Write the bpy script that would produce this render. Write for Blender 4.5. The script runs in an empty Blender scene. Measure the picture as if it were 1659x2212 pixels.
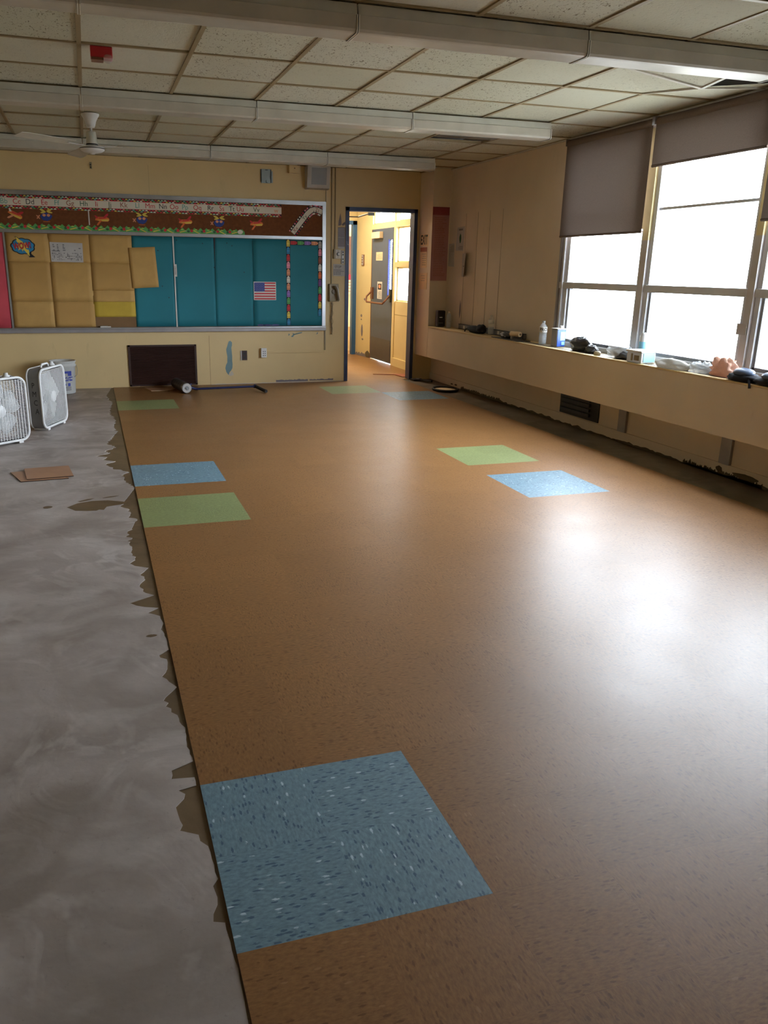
import bpy, math, random
from mathutils import Vector, Matrix, noise
random.seed(7)
sc = bpy.context.scene
C = sc.collection
PI = math.pi
# ---------------------------------------------------------------- room measures (metres)
YB, XW, XL, YF, H = 10.05, 4.13, -3.6, -2.6, 2.575     # back wall, window wall, left wall, front wall, ceiling
LX, LZ0, LZ1, YR = 3.892, .333, .722, 9.64             # ledge front plane, its underside and top, end of the corner column
T, Y0 = .3048, 1.3646                                  # vinyl tile side, first tile line
DX0, DX1, DZ = 2.905, 3.86, 2.137                      # doorway
# ---------------------------------------------------------------- materials
def lin(c):
    return tuple((x/12.92 if x <= .04045 else ((x+.055)/1.055)**2.4) for x in (v/255 for v in c))
class N:
    def __init__(s, name):
        s.m = bpy.data.materials.new(name); s.m.use_nodes = True
        s.t = s.m.node_tree; s.t.nodes.clear()
        s.out = s.t.nodes.new('ShaderNodeOutputMaterial')
    def n(s, kind, **kw):
        x = s.t.nodes.new(kind)
        for k, v in kw.items():
            if k in x.inputs.keys(): x.inputs[k].default_value = v
            else: setattr(x, k, v)
        return x
    def l(s, a, b): s.t.links.new(a, b)
    def mix(s, fac, a, b, blend='MIX'):
        x = s.n('ShaderNodeMix', data_type='RGBA', blend_type=blend)
        for sock, v in ((x.inputs[0], fac), (x.inputs[6], a), (x.inputs[7], b)):
            if isinstance(v, (int, float)): sock.default_value = v
            elif isinstance(v, tuple): sock.default_value = (*v[:3], 1)
            else: s.l(v, sock)
        return x.outputs[2]
    def ramp(s, f, p0, p1, c0=(0,0,0), c1=(1,1,1)):
        x = s.n('ShaderNodeValToRGB'); e = x.color_ramp.elements
        e[0].position, e[1].position = p0, p1
        e[0].color, e[1].color = (*c0, 1), (*c1, 1)
        s.l(f, x.inputs[0]); return x.outputs[0]
    def math(s, op, a, b=0.):
        x = s.n('ShaderNodeMath', operation=op)
        for i, v in enumerate((a, b)):
            if isinstance(v, (int, float)): x.inputs[i].default_value = v
            else: s.l(v, x.inputs[i])
        return x.outputs[0]
    def co(s, scale=(1,1,1), rot=(0,0,0), kind='Object'):
        tc = s.n('ShaderNodeTexCoord'); mp = s.n('ShaderNodeMapping')
        mp.inputs['Scale'].default_value = scale; mp.inputs['Rotation'].default_value = rot
        s.l(tc.outputs[kind], mp.inputs[0]); return mp.outputs[0]
    def noise(s, co, scale, detail=3, rough=.5):
        x = s.n('ShaderNodeTexNoise'); x.inputs['Scale'].default_value = scale
        x.inputs['Detail'].default_value = detail; x.inputs['Roughness'].default_value = rough
        if co is not None: s.l(co, x.inputs['Vector'])
        return x.outputs[0]
    def bsdf(s, col, rough=.6, metal=0., bump=None, bs=.2, bd=.002, spec=.5, **kw):
        b = s.n('ShaderNodeBsdfPrincipled')
        for k, v in (('Base Color', col), ('Roughness', rough), ('Metallic', metal), ('Specular IOR Level', spec)):
            if isinstance(v, tuple): b.inputs[k].default_value = (*v[:3], 1)
            elif isinstance(v, (int, float)): b.inputs[k].default_value = v
            else: s.l(v, b.inputs[k])
        for k, v in kw.items(): b.inputs[k.replace('_', ' ')].default_value = v
        if bump is not None:
            bp = s.n('ShaderNodeBump'); bp.inputs['Strength'].default_value = bs; bp.inputs['Distance'].default_value = bd
            s.l(bump, bp.inputs['Height']); s.l(bp.outputs[0], b.inputs['Normal'])
        s.l(b.outputs[0], s.out.inputs[0]); return b
MC = {}
def mat(name, c, rough=.6, metal=0., var=.12, scale=6, bs=.15, **kw):
    """painted or moulded surface with faint mottling and bump; c in sRGB 0-255"""
    if name in MC: return MC[name]
    n = N(name); co = n.co(); c = lin(c)
    f = n.noise(co, scale, 4)
    col = n.mix(n.ramp(f, .3, .7), tuple(x*(1-var) for x in c), tuple(min(1, x*(1+var*.6)) for x in c))
    n.bsdf(col, rough, metal, n.noise(co, scale*14, 2), bs, .001, **kw)
    MC[name] = n.m; return n.m
def m_wall(name, c, dirt=.25):
    n = N(name); co = n.co(); c = lin(c)
    a = n.mix(n.ramp(n.noise(co, 1.3, 5), .35, .7), tuple(x*(1-dirt*.45) for x in c), c)
    a = n.mix(n.ramp(n.noise(n.co((1,1,.25)), 9, 5, .7), .62, .8), a, tuple(x*.8 for x in c))
    n.bsdf(a, .55, 0, n.noise(co, 60, 3), .25, .002); return n.m
def m_tile(name, base, dark, light, fl, rough=.36, fd=.60, flt=.90):
    """vinyl composition tile: flecks drawn out along the tile's own v direction"""
    n = N(name); uv = n.n('ShaderNodeUVMap').outputs[0]
    mp = n.n('ShaderNodeMapping'); mp.inputs['Scale'].default_value = (1, .36, 1); n.l(uv, mp.inputs[0])
    v1 = n.n('ShaderNodeTexVoronoi'); v1.inputs['Scale'].default_value = fl; n.l(mp.outputs[0], v1.inputs[0])
    v1.inputs['Randomness'].default_value = 1.
    sep = n.n('ShaderNodeSeparateColor'); n.l(v1.outputs['Color'], sep.inputs[0])
    shape = n.ramp(n.math('ADD', v1.outputs['Distance'], n.math('MULTIPLY', n.noise(mp.outputs[0], fl*3, 2), .55)), .56, .68, (1,1,1), (0,0,0))
    dk = n.math('MULTIPLY', n.ramp(sep.outputs[0], fd, fd+.04), shape)
    lt = n.math('MULTIPLY', n.ramp(sep.outputs[1], flt, flt+.03), shape)
    soft = n.noise(mp.outputs[0], fl*1.3, 4, .65)
    col = n.mix(n.ramp(soft, .36, .64), tuple(x*.74 for x in lin(base)), tuple(x*1.2 for x in lin(base)))
    col = n.mix(n.math('MULTIPLY', n.ramp(n.noise(n.co(), 1.4, 4), .35, .7), .5), col, tuple(x*.85 for x in lin(base)))
    col = n.mix(dk, col, lin(dark)); col = n.mix(lt, col, lin(light))
    at = n.n('ShaderNodeAttribute', attribute_name='tone')
    col = n.mix(1., col, at.outputs['Color'], 'MULTIPLY')
    # seams and scuffs
    u2 = n.n('ShaderNodeSeparateXYZ'); at2 = n.n('ShaderNodeAttribute', attribute_name='cell'); n.l(at2.outputs['Vector'], u2.inputs[0])
    def edge(s_): return n.math('MINIMUM', s_, n.math('SUBTRACT', 1., s_))
    e = n.math('MINIMUM', edge(u2.outputs[0]), edge(u2.outputs[1]))
    seam = n.ramp(e, .0015, .004, (1,1,1), (0,0,0))
    obj = n.co(); brk = n.ramp(n.noise(obj, 2.3, 3), .40, .62)
    lgt = n.ramp(n.noise(obj, 1.1, 3), .54, .60)
    seamc = n.mix(lgt, tuple(x*.45 for x in lin(base)), tuple(min(1, x*1.5) for x in lin(base)))
    col = n.mix(n.math('MULTIPLY', n.math('MULTIPLY', seam, brk), .6), col, seamc)
    scuff = n.ramp(n.noise(n.co((1, 3.5, 1), (0,0,.5)), 7, 6, .75), .66, .80)
    sc2 = n.math('MULTIPLY', scuff, n.ramp(n.noise(obj, 1.6, 2), .5, .7))
    col = n.mix(n.math('MULTIPLY', sc2, .35), col, (.55, .45, .35))
    r = n.math('ADD', rough, n.math('MULTIPLY', n.noise(obj, 3, 4, .7), .12))
    h = n.math('ADD', n.math('MULTIPLY', soft, .25), n.math('MULTIPLY', n.noise(obj, 2.2, 2), 3.5))
    h = n.math('ADD', h, n.math('MULTIPLY', seam, -.12))
    n.bsdf(col, r, 0, h, .22, .003, .34, Coat_Weight=.05, Coat_Roughness=.25); return n.m
def m_concrete(name, base, light, dark):
    n = N(name); o = n.co()
    w = n.n('ShaderNodeTexNoise'); w.inputs['Scale'].default_value = 1.1; w.inputs['Detail'].default_value = 6
    w.inputs['Distortion'].default_value = 2.2; n.l(o, w.inputs['Vector'])
    col = n.mix(n.ramp(w.outputs[0], .36, .62), lin(dark), lin(base))
    sw = n.n('ShaderNodeTexNoise'); sw.inputs['Scale'].default_value = 3.; sw.inputs['Detail'].default_value = 2; sw.inputs['Distortion'].default_value = 4.
    n.l(n.co((1, .8, 1), (0,0,.8)), sw.inputs['Vector'])
    ridge = n.ramp(sw.outputs[0], .47, .66)
    col = n.mix(n.math('MULTIPLY', ridge, n.math('MULTIPLY', n.ramp(n.noise(o, 1.7, 3), .4, .7), .6)), col, lin(light))
    col = n.mix(n.math('MULTIPLY', n.ramp(n.noise(n.co((1, 1.6, 1)), 2.4, 5), .55, .75), .6), col, lin(light))
    col = n.mix(n.math('MULTIPLY', n.ramp(n.noise(o, 35, 4, .8), .62, .72), .4), col, tuple(x*.6 for x in lin(dark)))
    n.bsdf(col, .48, 0, n.math('ADD', n.noise(o, 30, 5), n.math('MULTIPLY', ridge, .5)), .3, .003, .4); return n.m
def m_ceiltile():
    n = N('mineral_ceiling_panel'); o = n.co()
    at = n.n('ShaderNodeAttribute', attribute_name='tone'); s = n.n('ShaderNodeSeparateColor'); n.l(at.outputs['Color'], s.inputs[0])
    v = n.n('ShaderNodeTexNoise'); v.inputs['Scale'].default_value = 70; v.inputs['Detail'].default_value = 2; v.inputs['Distortion'].default_value = 1.5
    n.l(n.co((1, .55, 1)), v.inputs['Vector'])
    hole = n.math('MULTIPLY', n.ramp(v.outputs[0], .615, .66), s.outputs[0])
    base = n.mix(n.ramp(n.noise(o, 1.2, 4), .3, .7), lin((196, 193, 176)), lin((210, 209, 196)))
    base = n.mix(s.outputs[1], base, lin((184, 182, 158)))
    col = n.mix(hole, base, lin((118, 108, 88)))
    n.bsdf(col, .9, 0, n.math('SUBTRACT', n.noise(o, 45, 4, .7), n.math('MULTIPLY', hole, 1.5)), .5, .004, .15); return n.m
def m_glass(name, tint=(1,1,1)):
    n = N(name); t = n.n('ShaderNodeBsdfTransparent'); t.inputs[0].default_value = (*tint, 1)
    g = n.n('ShaderNodeBsdfGlossy'); g.inputs['Roughness'].default_value = .03
    lw = n.n('ShaderNodeLayerWeight'); f = n.math('ADD', .04, n.math('MULTIPLY', n.math('POWER', lw.outputs['Facing'], 5.), .6))
    x = n.n('ShaderNodeMixShader'); n.l(f, x.inputs[0]); n.l(t.outputs[0], x.inputs[1]); n.l(g.outputs[0], x.inputs[2])
    n.l(x.outputs[0], n.out.inputs[0]); return n.m
def m_film(name, c, alpha=.5, rough=.25):
    n = N(name); b = n.bsdf(lin(c), rough, 0, n.noise(n.co(), 40, 3), .4, .003)
    t = n.n('ShaderNodeBsdfTransparent'); x = n.n('ShaderNodeMixShader'); x.inputs[0].default_value = alpha
    n.l(t.outputs[0], x.inputs[1]); n.l(b.outputs[0], x.inputs[2]); n.l(x.outputs[0], n.out.inputs[0]); return n.m
def m_trans(name, c, k=.4, rough=.5):
    """thin cloth, paper or plastic that lets some light through"""
    n = N(name); c = lin(c); col = n.mix(n.ramp(n.noise(n.co(), 220, 2), .4, .6), tuple(x*.88 for x in c), c)
    b = n.n('ShaderNodeBsdfDiffuse'); tr = n.n('ShaderNodeBsdfTranslucent'); n.l(col, b.inputs[0]); n.l(col, tr.inputs[0])
    x = n.n('ShaderNodeMixShader'); x.inputs[0].default_value = k
    n.l(b.outputs[0], x.inputs[1]); n.l(tr.outputs[0], x.inputs[2]); n.l(x.outputs[0], n.out.inputs[0]); return n.m
def m_chip(name, c, c2, thr=.6, rough=.45):
    """paint chipped down to an older coat"""
    n = N(name); o = n.co((1, 1, .6)); f = n.ramp(n.noise(o, 16, 5, .7), thr, thr+.03)
    col = n.mix(f, lin(c), lin(c2)); n.bsdf(col, rough, 0, f, .3, .001); return n.m
def m_emit(name, c, s):
    n = N(name); e = n.n('ShaderNodeEmission'); e.inputs[0].default_value = (*c, 1); e.inputs[1].default_value = s
    n.l(e.outputs[0], n.out.inputs[0]); return n.m

M = dict(
 back=m_wall('cream_wall_paint', (222, 196, 146)), right=m_wall('cream_wall_paint_window_side', (226, 209, 186)),
 corr=m_wall('pale_yellow_wall_paint', (228, 208, 156)),
 brown=m_tile('brown_vinyl_tile', (144, 102, 60), (116, 78, 43), (158, 116, 74), 34, fd=.72, flt=.95),
 blue=m_tile('blue_vinyl_tile', (118, 148, 164), (74, 102, 126), (186, 208, 220), 32),
 green=m_tile('green_vinyl_tile', (138, 147, 98), (122, 132, 86), (152, 160, 114), 30, fd=.75, flt=.95),
 skim=m_concrete('grey_skim_coat', (176, 166, 162), (206, 199, 196), (148, 137, 131)),
 slab=m_concrete('brown_bare_slab', (112, 92, 66), (130, 108, 80), (92, 74, 52)),
 slabr=m_concrete('dark_grey_slab', (118, 106, 90), (134, 122, 106), (92, 82, 68)),
 ceil=m_ceiltile(), tee=mat('tan_ceiling_tee', (142, 124, 90), .6), teel=mat('white_ceiling_tee', (206, 202, 190), .5),
 void=mat('dark_plenum', (52, 46, 40), .9),
 white=mat('white_plastic', (226, 226, 226), .4), fixt=mat('white_enamel_fixture', (206, 205, 196), .4),
 lens=mat('frosted_acrylic_lens', (190, 184, 172), .35, spec=.5), lensend=mat('lens_end_plate', (224, 222, 214), .3),
 navy=m_chip('chipped_blue_frame_paint', (44, 62, 104), (150, 170, 190), .67), rust=m_chip('rust_brown_paint', (112, 66, 44), (70, 46, 36), .55),
 bdoor=mat('slate_blue_door_paint', (74, 84, 102), .45, var=.08), kick=mat('dark_kick_plate', (66, 64, 66), .4),
 frameb=mat('bright_blue_frame_paint', (52, 96, 142), .45),
 alu=mat('brushed_aluminium', (178, 180, 184), .35, .7), alud=mat('dull_aluminium_window_frame', (214, 216, 222), .4),
 steel=mat('galvanised_steel', (146, 152, 150), .4, .8), cream=mat('cream_post_paint', (222, 208, 160), .5),
 black=mat('black_plastic', (28, 28, 30), .4), dk=mat('dark_grey_plastic', (62, 62, 66), .5), grey=mat('grey_plastic', (130, 130, 132), .45),
 louver=mat('dark_brown_louver', (58, 34, 28), .55), ink=mat('dark_ink', (44, 42, 46), .7), inkl=mat('grey_print', (120, 116, 118), .7),
 cork=mat('brown_felt_backing', (112, 64, 34), .95, var=.2, scale=30), corkl=mat('tan_cork_backing', (128, 98, 66), .95),
 teal=mat('teal_butcher_paper', (28, 114, 128), .75, var=.1, scale=2), tan=mat('tan_butcher_paper', (182, 142, 80), .75, var=.1, scale=3),
 tan2=mat('tan_butcher_paper_light', (188, 149, 86), .75), yel=mat('yellow_paper', (190, 160, 54), .75), red=mat('coral_red_paper', (184, 62, 72), .8),
 redp=mat('maroon_header', (142, 58, 64), .7), pink=mat('faded_pink_paper', (180, 128, 128), .75), paper=mat('white_paper', (222, 218, 212), .75),
 paperg=mat('grey_white_paper', (190, 186, 184), .75), paperc=mat('cream_paper', (232, 204, 164), .75),
 shade=m_trans('taupe_shade_fabric', (120, 106, 98), .03), slat=m_trans('white_blind_slat', (236, 236, 236), .5),
 glass=m_glass('window_glass'), film=m_film('clear_plastic_film', (236, 240, 244), .45), plas=m_film('clear_bottle_plastic', (214, 220, 226), .32, .12),
 tub=m_film('milky_plastic', (226, 228, 230), .8, .35), bucket=m_trans('milky_white_bucket_plastic', (226, 226, 224), .25),
 bag=mat('dark_grey_plastic_bag', (62, 62, 66), .25), cloth=mat('black_cloth', (30, 32, 40), .9), obag=m_trans('orange_plastic_bag', (228, 190, 170), .35),
 cap=mat('blue_grey_shell', (84, 98, 122), .3), bluec=mat('blue_can_print', (40, 84, 186), .35), lblue=mat('light_blue_label', (140, 200, 232), .5),
 wood=mat('brown_wood_edge', (126, 80, 52), .5), fawn=mat('beige_phone_plastic', (150, 134, 104), .4), fawnd=mat('dark_beige_phone_plastic', (118, 104, 78), .45),  # fawnd: darker beige of the handset, dial ring and cord
 signr=mat('red_enamel', (176, 24, 34), .35), blu=mat('royal_blue_ink', (46, 62, 160), .5), navyrod=mat('navy_painted_steel', (34, 40, 84), .35, .3),
 iron=mat('ribbed_steel_roller', (150, 150, 150), .28, .9), blk2=mat('dark_rubber', (36, 32, 32), .7),
 cardb=mat('reddish_cardboard', (160, 92, 60), .8), tileback=mat('loose_brown_tile', (170, 128, 98), .5), patch=mat('exposed_blue_paint', (118, 146, 152), .7),
 patchw=mat('exposed_white_plaster', (206, 196, 184), .8), patchg=mat('exposed_grey_plaster', (128, 120, 128), .8), glue=mat('dark_glue_residue', (98, 86, 62), .95, bs=.6),
 ground=mat('outdoor_concrete', (170, 168, 160), .9), strip=mat('grey_metal_strip', (160, 156, 158), .4, .3), postg=mat('grey_post_paint', (206, 202, 202), .45), sag=mat('sagging_panel_face', (196, 192, 178), .9),
)
for k, c in dict(c_red=(196, 40, 52), c_yel=(222, 196, 80), c_grn=(86, 160, 84), c_teal=(110, 168, 156), c_wht=(226, 220, 206), c_pch=(224, 150, 110), c_pnk=(228, 140, 160),
                 c_prp=(110, 60, 130), c_org=(222, 110, 50), c_blu=(40, 130, 180), c_dbl=(36, 60, 140), c_lav=(150, 110, 190), c_brn=(150, 80, 60), c_gry=(170, 166, 160),
                 c_grd=(40, 90, 60), c_dkg=(26, 26, 30), c_lgr=(160, 200, 90), c_mnt=(176, 214, 190)).items():
    M[k] = mat('print_'+k[2:], c, .65, var=.05)

# ---------------------------------------------------------------- mesh helpers
class MB:
    def __init__(s): s.v = []; s.f = []; s.mi = []; s.sm = []; s.mats = []
    def slot(s, m):
        m = M[m] if isinstance(m, str) else m
        if m not in s.mats: s.mats.append(m)
        return s.mats.index(m)
    def add(s, vs, fs, m, smooth=False):
        o = len(s.v); k = s.slot(m); s.v += [tuple(v) for v in vs]
        for f in fs: s.f.append([i+o for i in f]); s.mi.append(k); s.sm.append(smooth)
        return s
    def box(s, x0, y0, z0, x1, y1, z1, m):
        x0, x1 = min(x0, x1), max(x0, x1); y0, y1 = min(y0, y1), max(y0, y1); z0, z1 = min(z0, z1), max(z0, z1)
        return s.add([(x0,y0,z0),(x1,y0,z0),(x1,y1,z0),(x0,y1,z0),(x0,y0,z1),(x1,y0,z1),(x1,y1,z1),(x0,y1,z1)],
                     [(0,3,2,1),(4,5,6,7),(0,1,5,4),(1,2,6,5),(2,3,7,6),(3,0,4,7)], m)
    def tube(s, pts, r, m, n=10, caps=True, smooth=True):
        pts = [Vector(p) for p in pts]; rr = r if isinstance(r, (list, tuple)) else [r]*len(pts); rings = []; up = None
        for i, p in enumerate(pts):
            d = (pts[min(i+1, len(pts)-1)]-pts[max(i-1, 0)])
            d = d.normalized() if d.length > 1e-9 else Vector((0,0,1))
            if up is None: up = Vector((0,0,1)) if abs(d.z) < .9 else Vector((1,0,0))
            a = d.cross(up).normalized(); b = a.cross(d).normalized(); up = b
            rings.append([p+(a*math.cos(2*PI*j/n)+b*math.sin(2*PI*j/n))*rr[i] for j in range(n)])
        vs = [v for q in rings for v in q]; fs = []
        for i in range(len(pts)-1):
            for j in range(n): fs.append((i*n+j, i*n+(j+1) % n, (i+1)*n+(j+1) % n, (i+1)*n+j))
        s.add(vs, fs, m, smooth)
        if caps: s.add(rings[0], [tuple(range(n))[::-1]], m); s.add(rings[-1], [tuple(range(n))], m)
        return s
    def lathe(s, prof, m, c=(0,0,0), n=28, axis='z', smooth=True):
        vs = []
        for r, z in prof:
            for j in range(n):
                a = 2*PI*j/n; p = (r*math.cos(a), r*math.sin(a), z)
                if axis == 'y': p = (p[0], z, p[1])
                if axis == 'x': p = (z, p[0], p[1])
                vs.append((p[0]+c[0], p[1]+c[1], p[2]+c[2]))
        fs = [(i*n+j, i*n+(j+1) % n, (i+1)*n+(j+1) % n, (i+1)*n+j) for i in range(len(prof)-1) for j in range(n)]
        return s.add(vs, fs, m, smooth)
    def prism(s, pl, pts, d0, d1, m, side=None):
        """polygon pts (u, v) on plane pl, from distance d0 to d1 in front of it"""
        n = len(pts); a = [pl(u, v, d0) for u, v in pts]; b = [pl(u, v, d1) for u, v in pts]
        area = sum(pts[i][0]*pts[(i+1) % n][1]-pts[(i+1) % n][0]*pts[i][1] for i in range(n))
        s.add(b, [tuple(range(n)) if area > 0 else tuple(range(n))[::-1]], m)
        sd = [(i, (i+1) % n, n+(i+1) % n, n+i) for i in range(n)]
        return s.add(a+b, sd, side or m)
    def rect(s, pl, u0, v0, u1, v1, d0, d1, m): return s.prism(pl, [(u0,v0),(u1,v0),(u1,v1),(u0,v1)], d0, d1, m)
    def text(s, pl, txt, u, v, size, d, m, squash=1., rot=0, bold=0.):
        cu = bpy.data.curves.new('t', 'FONT'); cu.body = txt; cu.size = 1; cu.align_x = 'CENTER'; cu.align_y = 'CENTER'; cu.offset = bold; cu.resolution_u = 3
        ob = bpy.data.objects.new('t', cu); me = bpy.data.meshes.new_from_object(ob)
        cr, sr = math.cos(rot), math.sin(rot); vs = []
        for q in me.vertices:
            x, y = q.co.x*size*squash, q.co.y*size; vs.append(pl(u+x*cr-y*sr, v+x*sr+y*cr, d))
        fs = [tuple(p.vertices) for p in me.polygons]
        bpy.data.objects.remove(ob); bpy.data.curves.remove(cu); bpy.data.meshes.remove(me)
        return s.add(vs, fs, m)
    def blob(s, c, r, m, amp=.3, fr=4, seed=0, n=24, k=16, flat=True):
        """crumpled, lumpy shape resting on its base"""
        vs = []; c = Vector(c)
        for i in range(k+1):
            th = PI*i/k
            for j in range(n):
                a = 2*PI*j/n; d = Vector((math.sin(th)*math.cos(a), math.sin(th)*math.sin(a), math.cos(th)))
                w = 1+amp*noise.noise(d*fr*.5+Vector((seed, 0, 0)))+amp*.6*abs(noise.noise(d*fr*1.7+Vector((0, seed, 0))))
                p = Vector((d.x*r[0]*w, d.y*r[1]*w, d.z*r[2]*w))
                if flat and p.z < -r[2]*.72: p.z = -r[2]*.72
                vs.append(c+p)
        fs = [(i*n+j, (i+1)*n+j, (i+1)*n+(j+1) % n, i*n+(j+1) % n) for i in range(k) for j in range(n)]
        return s.add(vs, fs, m, True)
    def build(s, name, parent=None, loc=None, bevel=0.):
        me = bpy.data.meshes.new(name); o = Vector(loc) if loc is not None else Vector((0,0,0))
        me.from_pydata([tuple(Vector(v)-o) for v in s.v], [], s.f)
        for m in s.mats: me.materials.append(m)
        me.polygons.foreach_set('material_index', s.mi); me.polygons.foreach_set('use_smooth', s.sm)
        ob = bpy.data.objects.new(name, me); C.objects.link(ob); ob.location = o
        if parent is not None:
            ob.parent = parent; ob.location = o-pabs(parent) if loc is not None else -pabs(parent)
        if bevel:
            b = ob.modifiers.new('bevel', 'BEVEL'); b.width = bevel; b.segments = 2; b.limit_method = 'ANGLE'
        return ob
def pabs(o):
    p = Vector((0,0,0))
    while o is not None: p += o.location; o = o.parent
    return p
def tag(o, label=None, cat=None, group=None, kind=None):
    for k, v in (('label', label), ('category', cat), ('group', group), ('kind', kind)):
        if v: o[k] = v
    return o
def thing(name, loc, label, cat, group=None):
    o = bpy.data.objects.new(name, None); C.objects.link(o); o.location = loc; o.empty_display_size = .05
    return tag(o, label, cat, group)
def st(o): o['kind'] = 'structure'; return o
def copy_tree(o, parent=None):
    c = o.copy(); C.objects.link(c); c.parent = parent
    for ch in list(o.children): copy_tree(ch, c)
    return c
# planes: (u, v, distance in front of the plane) -> world point
PB = lambda u, v, d: (u, YB-d, v)              # back wall, seen face looks towards -y
PR = lambda u, v, d: (XW-d, u, v)              # window wall
PE = lambda u, v, d: (LX-d, u, v)              # column / ledge front
PC = lambda u, v, d: (u, YR-d, v)              # column return
PO = lambda u, v, d: (4.16-d, u, v)            # corridor outside wall
def rectpts(u0, v0, u1, v1): return [(u0,v0),(u1,v0),(u1,v1),(u0,v1)]
def jag(p0, p1, n, amp, seed=0, base=0.):
    """ragged line from p0 to p1"""
    out = []
    for i in range(n+1):
        t = i/n; w = noise.noise(Vector((t*n*.35+seed, seed*1.7, 0)))+.5*noise.noise(Vector((t*n*.9, seed, 3)))
        out.append((p0[0]+(p1[0]-p0[0])*t, p0[1]+(p1[1]-p0[1])*t+base+amp*w))
    return out
def printlines(b, pl, u0, v0, u1, v1, n, d, m='inkl', fill=.45, seed=1):
    rnd = random.Random(seed); h = (v1-v0)/n
    for i in range(n):
        v = v1-h*(i+.5); e = u0+(u1-u0)*rnd.uniform(.6, 1)
        x = u0
        while x < e:
            w = rnd.uniform(.05, .18)*(u1-u0); b.add([pl(x, v-h*fill/2, d), pl(min(x+w, e), v-h*fill/2, d), pl(min(x+w, e), v+h*fill/2, d), pl(x, v+h*fill/2, d)], [(0,1,2,3)], m)
            x += w+.025*(u1-u0)

# ================================================================ FLOOR
f = MB(); f.box(XL-.2, YF-.2, -.12, XW+.2, 14.1, -.006, 'slabr'); floor = st(f.build('floor'))
tag(floor, 'bare slab with brown vinyl tiling and grey skim coat')
b = MB(); b.box(-.75, YF, -.006, .02, YB, -.0045, 'slab'); b.build('bare_strip', floor)
# skim coat: its right hand rim runs ragged along the tile edge
rim = [(-.045,7.846),(-.07,7.5),(-.05,7.25),(-.10,7.0),(-.145,6.775),(-.08,6.62),(-.16,6.5),(-.13,6.42),(-.235,6.317),(-.156,6.272),(-.19,6.2),(-.1,6.114),(-.17,6.04),(-.126,5.9),(-.06,5.8),(-.019,5.747),(-.073,5.686),(-.05,5.5),(-.004,5.297),(-.094,4.95),(-.1,4.87),(-.06,4.8),(-.07,4.66),(-.026,4.594),(-.06,4.45),(-.085,4.321),(-.081,4.067),(-.07,3.95),(-.092,3.839),(-.02,3.773),(-.06,3.70),(-.045,3.62),(-.075,3.55),(-.053,3.454),(-.02,3.42),(-.127,3.357),(-.1,3.32),(-.012,3.271),(-.06,3.23),(-.012,3.182),(-.005,3.108),(-.02,3.05),(-.006,2.963),(-.006,2.86),(-.045,2.822),(-.02,2.78),(-.025,2.707),(-.05,2.65),(-.028,2.604),(-.006,2.56),(-.05,2.50),(-.038,2.42),(-.02,2.35),(-.006,2.29),(-.012,2.2)]
rnd = random.Random(3)
tail = [(-.004,2.1),(-.07,2.07),(-.075,2.03),(-.01,2.02),(-.01,1.98),(-.06,1.97),(-.05,1.93),(-.075,1.9),(-.07,1.84),(-.075,1.80),(-.03,1.77),(-.012,1.72),(-.005,1.6),(-.02,1.58),(-.018,1.52),(-.035,1.47),(-.01,1.46),(-.008,1.38),(-.003,1.33),(-.006,1.2),(-.012,1.1),(-.01,.9),(-.03,.7),(-.01,.4),(-.03,0),(-.02,-1),(-.02,YF)]
rim2 = []
for p, q in zip([(-.02, YB), (-.10,9.4), (-.05,8.9), (-.09,8.3)]+rim+tail, [(-.10,9.4), (-.05,8.9), (-.09,8.3)]+rim+tail+[None]):
    rim2.append(p)
    if q:
        k = max(1, int(abs(p[1]-q[1])/.02))
        for i in range(1, k):
            t = i/k; rim2.append((p[0]+(q[0]-p[0])*t+rnd.uniform(-.02, .014)*min(1, abs(p[0])*14), p[1]+(q[1]-p[1])*t))
rim2 = [(min(x, -.002), y) for x, y in rim2]
PF = lambda u, v, d: (u, v, d)
b = MB(); b.prism(PF, [(XL, YF)]+rim2[::-1]+[(XL, YB)], -.005, -.0025, 'skim'); b.build('skim_coat', floor)
def eye(cx, cy, w, h, seed, n=40, tilt=0):
    out = []
    for i in range(n):
        a = 2*PI*i/n; r = 1+.18*noise.noise(Vector((math.cos(a)*2, math.sin(a)*2, seed)))
        x = math.copysign(abs(math.cos(a))**1.4, math.cos(a))*w*r; y = math.sin(a)*h*r; out.append((cx+x, cy+y+tilt*x))
    return out
b = MB()
b.prism(PF, [(-.421,4.944),(-.36,5.02),(-.28,5.05),(-.18,5.045),(-.086,4.985),(-.06,4.96),(-.10,4.93),(-.19,4.90),(-.208,4.834),(-.235,4.85),(-.25,4.83),(-.30,4.835),(-.372,4.86)], -.0026, -.0022, 'slab')
b.prism(PF, [(-.36,5.065),(-.30,5.105),(-.26,5.11),(-.29,5.075),(-.345,5.045)], -.0026, -.0022, 'slab')
b.prism(PF, eye(-.16, 5.12, .05, .012, 4, tilt=.3), -.0026, -.0022, 'slab')
b.prism(PF, eye(-.532, 4.977, .028, .028, 5), -.0026, -.0022, 'slab')
b.prism(PF, eye(-.06, 3.0, .022, .012, 8), -.0026, -.0022, 'slab')
b.build('bare_slab_patch', floor)
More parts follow.
